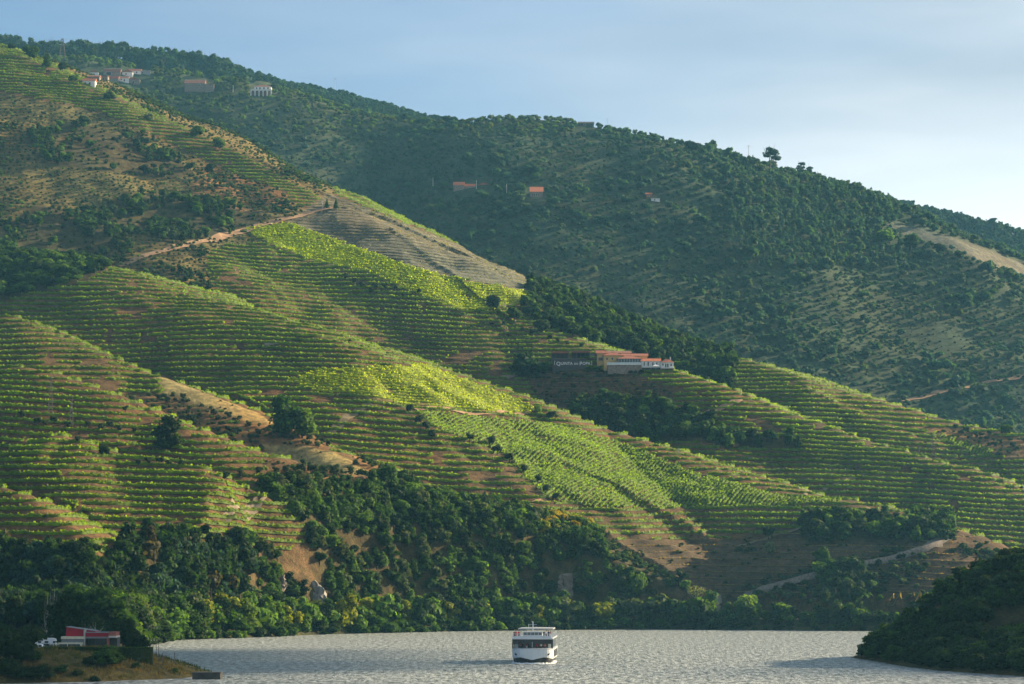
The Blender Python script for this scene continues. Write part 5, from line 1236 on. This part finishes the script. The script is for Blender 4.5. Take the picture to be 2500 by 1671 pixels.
# hedge, camper, cars
def hedge(u0, u1, v0, v1, Y, th, label):
    a = P(u0, v1, Y); b = P(u1, v1, Y); h = (v1-v0)*Y/F; n = int((b[0]-a[0])/.22); r = vr
    V_ = []; cc = []; 
    m = n*26; x = r.uniform(a[0], b[0], m); zt = h*(1+.08*fbm(x*.8, x*0, 5, 3)); k = r.uniform(0, 1, m); top = k < .35
    y = np.where(top, r.uniform(0, th, m), r.normal(0, .08, m))+Y; z = np.where(top, zt, r.uniform(-.8, 1, m)*zt)+a[2]
    c0 = np.stack([x, y, z], 1); n_ = r.standard_normal((m, 3)); n_ /= np.linalg.norm(n_, axis=1)[:, None]; t_ = np.cross(n_, r.standard_normal((m, 3))); t_ /= np.linalg.norm(t_, axis=1)[:, None]; s_ = r.uniform(.08, .17, (m, 1))
    q = np.stack([c0-n_*s_, c0+t_*s_, c0+n_*s_, c0-t_*s_], 1).reshape(-1, 3)
    bx = np.array([(X_, Y_, Z_) for Z_ in (a[2]-2, a[2]+h*.96) for X_, Y_ in ((a[0], Y+.05), (b[0], Y+.05), (b[0], Y+th), (a[0], Y+th))])
    bf = np.array([[0,1,5,4],[1,2,6,5],[2,3,7,6],[3,0,4,7],[4,5,6,7]])
    g = r.uniform(.6, 1.4, m)[:, None]*np.array(G['mid']); c = np.concatenate([np.tile(np.array(G['dark'])*.8, (8, 1)), np.repeat(g, 4, 0)])
    o = mesh_np('hedge', np.concatenate([bx, q]), np.concatenate([bf, np.arange(4*m).reshape(-1, 4)+8]), ML, col=c); tag(o, label, 'hedge')
hedge(98, 372, 1581, 1602, 634, 1.6, 'long clipped hedge in front of the red building')
def vehicle(loc, rz, L, Wd, Hh, prof, m, label, cat, name, camper=False):
    """prof: (x, z) side outline as fractions of L and Hh"""
    e = empty(name, loc, rz, label, cat)
    MBd().poly([(a*L-L/2, b*Hh) for a, b in prof], (-Wd/2, Wd/2)).build('body', m, e, bevel=.06)
    for sx in (-.31, .31):
        for sy in (-1, 1):
            w = MBd().bar((sx*L, sy*(Wd/2-.12), .33), (sx*L, sy*(Wd/2+.03), .33), .33, 14).build('wheel', M['tyre'], e); MBd().bar((sx*L, sy*(Wd/2+.03), .33), (sx*L, sy*(Wd/2+.05), .33), .18, 10).build('rim', M['steel'], w)
    wz = (.52, .70) if camper else (.58, .88)
    for sy in (-1, 1):
        ws = ((-.30,-.16), (-.02,.14), (.33,.44)) if camper else ((-.26,-.04), (.0,.2))
        for a, b in ws: MBd().box(a*L, b*L, sy*(Wd/2+.012)-.012, sy*(Wd/2+.012)+.012, wz[0]*Hh, wz[1]*Hh).build('window', M['glass'], e)
    for sy in (-.35, .35): MBd().box(L/2-.02, L/2+.05, sy*Wd*1.8/2-.14, sy*Wd*1.8/2+.14, .3*Hh, .3*Hh+.15).build('headlight', M['whitec'], e)
    return e
CAR = [(0,.2),(.02,.55),(.14,.62),(.25,.97),(.62,1.0),(.76,.62),(.97,.52),(1,.2)]
CAMP = [(0,.12),(0,.92),(.03,.99),(.80,1.0),(.93,.93),(.96,.72),(.88,.62),(1.0,.42),(1,.12)]
xc, yc_, _ = P(111,1588,668); vehicle((xc, yc_, 5.6), .05, 5.4, 2.2, 2.35, CAMP, M['carw'], 'white camper van parked left of the red building', 'camper van', 'camper_van', True)
xc, yc_, _ = P(112,1590,655); vehicle((xc, yc_, 5.6), .1, 3.9, 1.7, 1.35, CAR, M['card'], 'dark car in front of the white camper van', 'car', 'parked_car')
xc, yc_, _ = P(97,1590,650); vehicle((xc, yc_, 5.6), -.2, 3.8, 1.7, 1.3, CAR, M['carw'], 'pale car half hidden at the left of the camper van', 'car', 'parked_car')
def on_road(u, off=17):
    a = ab(u, 1490)[0]; ys = np.arange(1050, 1450, 1.0); dl = np.where(inside(a*ys, ys, RIVER), -1, 1)*seg_dist(a*ys, ys, RIVER); j = np.nonzero(dl > off)[0][0]; return a*ys[j], ys[j]
x_, y_ = on_road(1096); vehicle((x_, y_, float(terrain(np.array([x_]), np.array([y_]))[0])+.32), .35, 4.4, 1.8, 1.5, CAR, M['carw'], 'white car driving on the bank road left of the boat', 'car', 'parked_car')
x_, y_ = on_road(876); vehicle((x_, y_, float(terrain(np.array([x_]), np.array([y_]))[0])+.32), .8, 4.0, 1.75, 1.5, CAR, M['card'], 'dark car on the bank road right of the pale rock face', 'car', 'parked_car')
# posts and landing
YP = 640
for i, (u, v0, v1, lab) in enumerate([(366.5,1557,1592,'leftmost and shortest of the four lamp posts at the hedge end'),(373.5,1561,1606,'second lamp post from the left at the hedge end'),(381,1561,1608,'third lamp post from the left at the hedge end'),(387,1561,1611,'rightmost of the four lamp posts at the hedge end')]):
    e = empty('lamp_post', P(u, v1, YP+6), 0, lab, 'lamp post'); h = (v1-v0)*(YP+6)/F
    MBd().bar((0,0,-1.5), (0,0,h-.2), .055).build('pole', M['conc'], e)
    b = MBd(); 
    for k in range(5): a0, a1 = math.pi*k/5, math.pi*(k+1)/5; b.bar((-.22+.22*math.cos(a0), 0, h-.2+.22*math.sin(a0)), (-.22+.22*math.cos(a1), 0, h-.2+.22*math.sin(a1)), .045)
    b.build('arm', M['conc'], e); MBd().ball((-.44, 0, h-.28), .12).build('lamp', M['pale'], e)
for u, v0, v1, lab in [(397,1596,1633,'dark timber post on the slope between the lamps and the landing'),(426,1595,1638,'tall dark timber post nearest the landing wall')]:
    e = empty('timber_post', P(u, v1, YP+4), 0, lab, 'post'); h = (v1-v0)*YP/F
    MBd().bar((0,0,-1.5), (0,0,h), .09, 7, .08).build('post', M['wood'], e); MBd().bar((0,0,h), (0,0,h+.08), .11, 7).build('cap', M['conc'], e)
xa, ya_, za = P(508,1658,622)
e = empty('landing_wall', (xa, ya_, 0), -.02, 'dark concrete landing wall ending the spit', 'wall')
MBd().box(-3.4, 2.6, 0, 4, -2, 1.30).build('wall', M['conc'], e, bevel=.05); MBd().box(-3.5, 2.7, -.08, 4.1, 1.303, 1.5).build('coping', M['conc'], e, bevel=.04)
# bare poplars and thin pale trees behind the restaurant
def poplar(u, vt_, vb, Y, w, label, n=26, seed=0):
    r = np.random.default_rng(seed); x, y, z = P(u, vb, Y); z = 6; h = (vb-vt_)*Y/F; e = empty('poplar_tree', (x, y, z), 0, label, 'tree')
    parts = [limb_np([(0,0,-.5), (0,0,h*.5), (.1,0,h)], [.22, .14, .03])]
    for i in range(n):
        z0 = h*r.uniform(.05, .6); a = r.uniform(0, 6.28); q = w*r.uniform(.3, 1)
        parts.append(limb_np([(0,0,z0), (q*.7*math.cos(a), q*.7*math.sin(a), z0+h*.12), (q*math.cos(a), q*math.sin(a), min(h, z0+h*r.uniform(.3, .45)))], [.07, .05, .015], 4))
    v, f = join_np(parts); mesh_np('trunk', v, f, MBP, e)
    bl = [(0, 0, h*k, w*.55, h*.08) for k in (.3, .45, .6, .75)]
    cv, cf, cc = crown_np(r, bl, 260, .16, core=0); o = mesh_np('crown', cv, cf, ML, e, col=cc); o.color = G['olived']+(1,)
poplar(131,1434,1566,712,1.5,'tall pale bare poplar left of the red building',30,1); poplar(114,1448,1560,716,.9,'thinner pale poplar left of the tall bare one',14,2); poplar(150,1452,1562,718,.9,'thin pale poplar right of the tall bare one',14,3)
for i, (u, h_) in enumerate(((185,80),(205,70),(232,76))): 
    x, y, z = P(u,1560,730); place_plant('sparse', x, y, 6, h_*730/F, .8, G['olived'], ['left','middle','right'][i]+' one of three thin pale trees rising behind the red roof', 'thin pale trees behind the red roof')
SP = [(20,1600,46,1.4,'dark'),(52,1605,40,1.3,'dark'),(78,1612,30,1.4,'mid'),(14,1650,50,1.5,'dark'),(60,1655,36,1.6,'dark'),(150,1640,22,1.6,'mid'),(190,1648,18,1.7,'olived'),(215,1622,26,1.3,'dark'),(330,1628,16,1.5,'mid'),(350,1612,14,1.4,'mid'),(232,1660,18,1.5,'dark')]
for i, (u, v, hp, w, c) in enumerate(sorted(SP)):
    x_, y_, z_ = hit(u, v); place_plant('bush', x_, y_, z_, hp/F*y_, w, G[c], ordname(i, len(SP), 'dark shrubs', 'on the shaded spit below the hedge'), 'dark shrubs on the spit')
nT = 9000; tx = vr.uniform(-150, -60, nT); ty = vr.uniform(575, 700, nT); tz = terrain(tx, ty); k = (tz > .25) & (ty < 640+vr.uniform(-10, 60, nT)); tx, ty, tz = tx[k], ty[k], tz[k]; n = len(tx)
VV = []; 
for b_ in range(5):
    a = vr.uniform(0, 3.14, n); w_ = vr.uniform(.05, .12, n); h_ = vr.uniform(.35, 1.0, n); ox, oy = vr.uniform(-.3, .3, n), vr.uniform(-.3, .3, n); lx, ly = vr.uniform(-.25, .25, n), vr.uniform(-.25, .25, n)
    VV.append(np.stack([np.stack([tx+ox-np.cos(a)*w_, ty+oy-np.sin(a)*w_, tz-.05], 1), np.stack([tx+ox+np.cos(a)*w_, ty+oy+np.sin(a)*w_, tz-.05], 1), np.stack([tx+ox+lx, ty+oy+ly, tz+h_], 1)], 1).reshape(-1, 3))
VV = np.concatenate(VV); dry = np.clip(fbm(tx/12, ty/12, 200, 3)*3+.5, 0, 1)[:, None]; cg = (np.array([.20,.13,.05])*dry+np.array([.045,.065,.018])*(1-dry))*vr.uniform(.6, 1.3, (n, 1))
o = mesh_np('spit_grass', VV, np.arange(len(VV)).reshape(-1, 3), ML, col=np.tile(np.repeat(cg, 3, 0), (5, 1))); tag(o, 'long dry and green grass on the river spit', 'grass', kind='stuff')
log('built')
# ------------------------------------------------------------------ the river cruiser, bow towards the camera
bx, by, bz = P(1299,1621,745)
boat = empty('river_boat', (bx, by, 0), math.radians(-2.6), 'white river cruise boat with black lower hull heading towards the camera', 'boat')
def plan(t, w=5.2, nose=5.5, L=40, n=17):
    """half outline: list of (x, y) from port stern round the bow to starboard stern"""
    out = []
    for i in range(n):
        a = math.pi*i/(n-1); c, s_ = math.cos(a), math.sin(a)
        out.append((-w*math.copysign(abs(c)**.55, c), -nose*(abs(s_)**.9)+nose))
    return [(-w, L)]+out+[(w, L)]
def band(zs, ws, bottom=None):
    rings = []
    for z, w in zip(zs, ws):
        r = []
        for x, y in plan(0, 5.2*w, 5.5): r.append((x, y+(1-w)*3.0, z))
        rings.append(r)
    if bottom: rings[0] = [(x, y, bottom(x, y)) for x, y, z in rings[0]]
    return rings
wave = lambda x, y: 1.30+.34*math.cos(abs(x)/5.2*2*math.pi*.82+math.pi) if y < 7 else .95
MBd().loft(band([-.8, 0, .9, 1.75], [.80, .90, .965, .985])).build('hull', M['black'], boat, smooth=False)
MBd().loft(band([1.0, 1.9, 3.0, 3.72], [1.0, 1.012, 1.02, 1.02], wave)).build('bulwark', M['hull'], boat)
MBd().loft([[(x*1.035, y-.12, z) for x, y, z in r] for r in band([3.73, 3.86], [1.0, 1.0])]).build('gunwale', M['hull'], boat)
for sx in (-1, 1):
    MBd().poly([(sx*4.5, 2.7), (sx*3.95, 2.45), (sx*4.0, 2.15), (sx*4.35, 2.2)], (.55, 1.7)).build('anchor_pocket', M['black'], boat)
MBd().box(-4.9, 4.9, 7.2, 39, 3.87, 6.15).build('saloon', M['glass'], boat)
for k in range(9):
    for sx in (-1, 1): MBd().box(sx*4.93-.03, sx*4.93+.03, 8.5+k*3.3, 8.8+k*3.3, 3.9, 6.1).build('window_post', M['hull'], boat)
MBd().box(-4.6, -3.9, 6.9, 7.19, 3.87, 6.1).box(3.9, 4.6, 6.9, 7.19, 3.87, 6.1).build('saloon_corner', M['hull'], boat)
MBd().box(-4.9, 4.9, 2.2, 2.6, 5.0, 6.15).build('valance', M['black'], boat)
for x, y in ((-5.05,2.4),(5.05,2.4),(-5.05,5.2),(5.05,5.2)): MBd().box(x-.13, x+.13, y-.13, y+.13, 3.8, 6.15).build('deck_post', M['black'], boat)
MBd().bar((0,1.2,3.7), (0,1.2,5.5), .05).build('jackstaff', M['hull'], boat)
MBd().box(-5.25, 5.25, 1.6, 40, 6.16, 6.55).build('upper_deck', M['hull'], boat, bevel=.08)
MBd().poly([(-4.9, 6.56), (4.9, 6.56), (4.7, 6.95), (2.4, 7.1), (0, 6.85), (-2.4, 7.1), (-4.7, 6.95)], (1.9, 2.1)).build('deck_coaming', M['hull'], boat)
wh = MBd().box(-2.6, 2.4, 7.0, 11, 6.56, 7.95).build('wheelhouse', M['hull'], boat)
for k in range(5): MBd().box(-2.45+k*.96, -1.60+k*.96, 6.93, 6.99, 7.15, 7.82).build('window', M['glass'], wh)
MBd().box(-2.8, 2.6, 6.8, 11.2, 7.953, 8.08).build('roof', M['hull'], wh)
for side in (-1, 1):
    b = MBd()
    for z in (6.95, 7.3, 7.65): b.bar((side*5.1, 1.8, z), (side*5.1, 39, z), .03, 4)
    for k in range(14): b.bar((side*5.1, 1.8+k*2.86, 6.5), (side*5.1, 1.8+k*2.86, 7.66), .035, 4)
    b.build('railing', M['hull'], boat)
b = MBd()
for z in (7.0, 7.3, 7.6): b.bar((-5.1, 1.8, z), (5.1, 1.8, z), .025, 4)
b.build('railing', M['hull'], boat)
MBd().poly([(-4.3, 8.5), (4.9, 8.5), (4.9, 8.78), (0, 8.85), (-4.1, 8.78)], (14, 34)).build('canopy', M['canvas'], boat)
for x in (-4.0, 4.75):
    for y in (14.3, 24, 33.5): MBd().bar((x, y, 6.5), (x, y, 8.55), .07, 6).build('canopy_post', M['steel'], boat)
ms = MBd().bar((-.1, 8.5, 8.0), (-.1, 8.5, 10.6), .13, 8).build('mast', M['hull'], boat)
MBd().box(-1.3, .9, 8.45, 8.55, 9.78, 9.86).build('crossarm', M['hull'], ms); MBd().bar((-1.2, 8.5, 8.6), (-1.2, 8.5, 9.8), .06, 6).build('stay', M['hull'], ms); MBd().box(-.35, .15, 8.2, 8.35, 10.45, 10.6).build('radar', M['hull'], ms)
MBd().box(5.26, 5.36, 12, 36, 1.5, 3.3).build('fender_rail', M['black'], boat)
for k in range(7): MBd().box(5.31, 5.36, 9.5+k*4, 11.6+k*4, 2.0, 2.9).build('hull_window', M['glass'], boat)
for sx in (-1, 1): MBd().ball((sx*5.35, 9.0, 3.0), .3, (.6, .6, 1.3)).build('fender', M['black'], boat)
# bow wave
r = np.random.default_rng(4); b = MBd(); rings = []
for k, (f, z) in enumerate(((1.16, -.05), (1.08, .16), (1.0, .20), (.92, .05))):
    rings.append([(x*f+r.normal(0, .12), (y-5.5)*f+5.5-.3+r.normal(0, .12), z+r.uniform(-.05, .12)) for x, y in plan(0, 5.0, 6.0, 24, 33)])
b.loft(rings, False); bw = b.build('bow_foam', M['foam'], None); bw.location = boat.location; bw.rotation_euler = boat.rotation_euler; tag(bw, 'white foam pushed up by the bow of the cruise boat', 'foam', kind='stuff')
# passengers: one continuous body each, clothes as children
def body_mesh(pose):
    J = {'pel': (0,0,.95,.15), 'wst': (0,0,1.08,.125), 'chs': (0,.0,1.34,.155), 'nck': (0,0,1.50,.055), 'hd0': (0,-.01,1.60,.085), 'hd1': (0,-.01,1.70,.09)}
    for s_, n in ((-1, 'l'), (1, 'r')):
        J['sh'+n] = (s_*.19,0,1.42,.06); J['el'+n] = (s_*.25,-.05,1.15,.045); J['ha'+n] = (s_*.22,-.24,1.02,.035)
        if pose == 'sit':
            J['hp'+n] = (s_*.10,-.02,.90,.09); J['kn'+n] = (s_*.13,-.45,.92,.065); J['ft'+n] = (s_*.13,-.45,.50,.045); J['to'+n] = (s_*.13,-.60,.47,.035)
        else:
            J['hp'+n] = (s_*.09,0,.86,.09); J['kn'+n] = (s_*.11,-.02,.48,.06); J['ft'+n] = (s_*.12,0,.07,.045); J['to'+n] = (s_*.13,-.14,.04,.035)
    E = [('pel','wst'),('wst','chs'),('chs','nck'),('nck','hd0'),('hd0','hd1')]
    for n in 'lr': E += [('chs','sh'+n),('sh'+n,'el'+n),('el'+n,'ha'+n),('pel','hp'+n),('hp'+n,'kn'+n),('kn'+n,'ft'+n),('ft'+n,'to'+n)]
    ks = list(J); me = bpy.data.meshes.new('body'); me.from_pydata([J[k][:3] for k in ks], [(ks.index(a), ks.index(b)) for a, b in E], [])
    o = bpy.data.objects.new('tmp', me); COL.objects.link(o); m = o.modifiers.new('s', 'SKIN'); o.modifiers.new('u', 'SUBSURF').levels = 1
    if not me.skin_vertices: me.attributes.new('skin_vertices_dummy', 'FLOAT', 'POINT')
    for i, k in enumerate(ks):
        sv = me.skin_vertices[0].data[i]; sv.radius = (J[k][3], J[k][3]*.85); sv.use_root = (k == 'pel')
    dg = bpy.context.evaluated_depsgraph_get(); me2 = bpy.data.meshes.new_from_object(o.evaluated_get(dg)); bpy.data.objects.remove(o); me2.name = 'body'; return me2
def tube_cloth(m, kind, pose):
    b = MBd()
    if kind == 'shirt':
        rings = []
        for z, a, c in ((.98,.175,.15),(1.15,.165,.14),(1.36,.215,.165),(1.45,.19,.12),(1.50,.09,.08)): rings.append([(a*math.cos(t), c*math.sin(t), z) for t in np.linspace(0, 6.283, 12, endpoint=False)])
        b.loft(rings)
        for s_ in (-1, 1): b.bar((s_*.17, 0, 1.42), (s_*.25, -.04, 1.20), .085, 8, .07)
    elif kind == 'trousers':
        for s_ in (-1, 1):
            if pose == 'sit': b.bar((s_*.09, .02, .93), (s_*.13, -.46, .93), .115, 8, .09).bar((s_*.13, -.45, .95), (s_*.13, -.45, .56), .085, 8, .065)
            else: b.bar((s_*.09, 0, .98), (s_*.12, 0, .14), .12, 8, .075)
    else: b.ball((0, .015, 1.725), .115, (1, 1.05, .85)).ball((0, .06, 1.66), .09)
    return b
BODY = {p: body_mesh(p) for p in ('stand', 'sit')}
def person(x, y, z, rz, shirt, trousers, label, pose='stand', hat=None):
    w = boat.matrix_basis @ Vector((x, y, z)); e = empty('person', w, rz+boat.rotation_euler.z, label, 'person')
    me = BODY[pose]; o = bpy.data.objects.new('body', me); COL.objects.link(o); o.parent = e
    if not me.materials: me.materials.append(M['skin'])
    tube_cloth(None, 'shirt', pose).build('shirt', M[shirt], e, smooth=True); tube_cloth(None, 'trousers', pose).build('trousers', M[trousers], e, smooth=True); tube_cloth(None, 'hair', pose).build('hair', M[hat or 'hair'], e, smooth=True)
boat.location = (bx, by, 0); bpy.context.view_layer.update()
PP = [(-4.3,3.2,6.56,.2,'redc','redc','person in red leaning at the left corner of the upper deck','stand','redc'),(-3.5,3.6,6.56,-.2,'redc','blue','second person in red, just inside the left corner of the upper deck','stand',None),(-4.7,4.0,6.56,.4,'green','blue','person in green at the far left of the upper deck','stand','whitec'),
 (2.9,4.0,6.56,0,'blue','blue','dark dressed person right of the wheelhouse windows','stand',None),(3.5,3.4,6.56,.3,'whitec','blue','person in white on the upper deck between two dark dressed ones','stand',None),(4.1,3.8,6.56,-.3,'blue','blue','dark dressed person near the right rail of the upper deck','stand',None),(4.6,3.2,6.56,0,'pink','whitec','person in pink at the right corner of the upper deck','stand',None),
 (-3.0,4.2,3.35,0,'pink','blue','leftmost passenger in pink seated on the bow deck','sit',None),(-1.5,3.8,3.35,0,'pink','whitec','passenger in pink seated left of the flagstaff','sit','hair'),(1.1,3.8,3.35,0,'redc','blue','passenger in red seated right of the flagstaff','sit',None),(2.1,4.1,3.35,0,'whitec','blue','passenger in white seated on the bow deck','sit','whitec'),(3.1,3.9,3.35,0,'pink','blue','rightmost passenger in pink seated on the bow deck','sit',None)]
for p_ in PP: person(*p_)
MBd().box(-4.4, 4.4, 1.5, 7.1, 3.1, 3.2).build('bow_deck', M['pale'], boat)
b = MBd()
for x in (-3.0,-1.5,1.1,2.1,3.1): b.box(x-.25, x+.25, 3.8, 4.3, 3.22, 4.12)
b.build('bench', M['wood'], boat)
log('boat')
# ------------------------------------------------------------------ the valley air
m, nt = nodes('valley_haze')
pv = N(nt, 'ShaderNodeVolumePrincipled', Density=.000036, Anisotropy=.15)
pv.inputs['Color'].default_value = (.24,.66,1.0,1)
o_ = N(nt, 'ShaderNodeOutputMaterial'); nt.links.new(pv.outputs[0], o_.inputs['Volume'])
hb = np.array([(x, y, z) for z in (-8, 760) for x, y in ((-4600,-1600),(4600,-1600),(4600,5500),(-4600,5500))], float)
hf = np.array([[0,3,2,1],[4,5,6,7],[0,1,5,4],[1,2,6,5],[2,3,7,6],[3,0,4,7]])
hz = mesh_np('haze', hb, hf, m); tag(hz, 'thin blue haze filling the valley air', 'haze', kind='stuff')
log('all done')
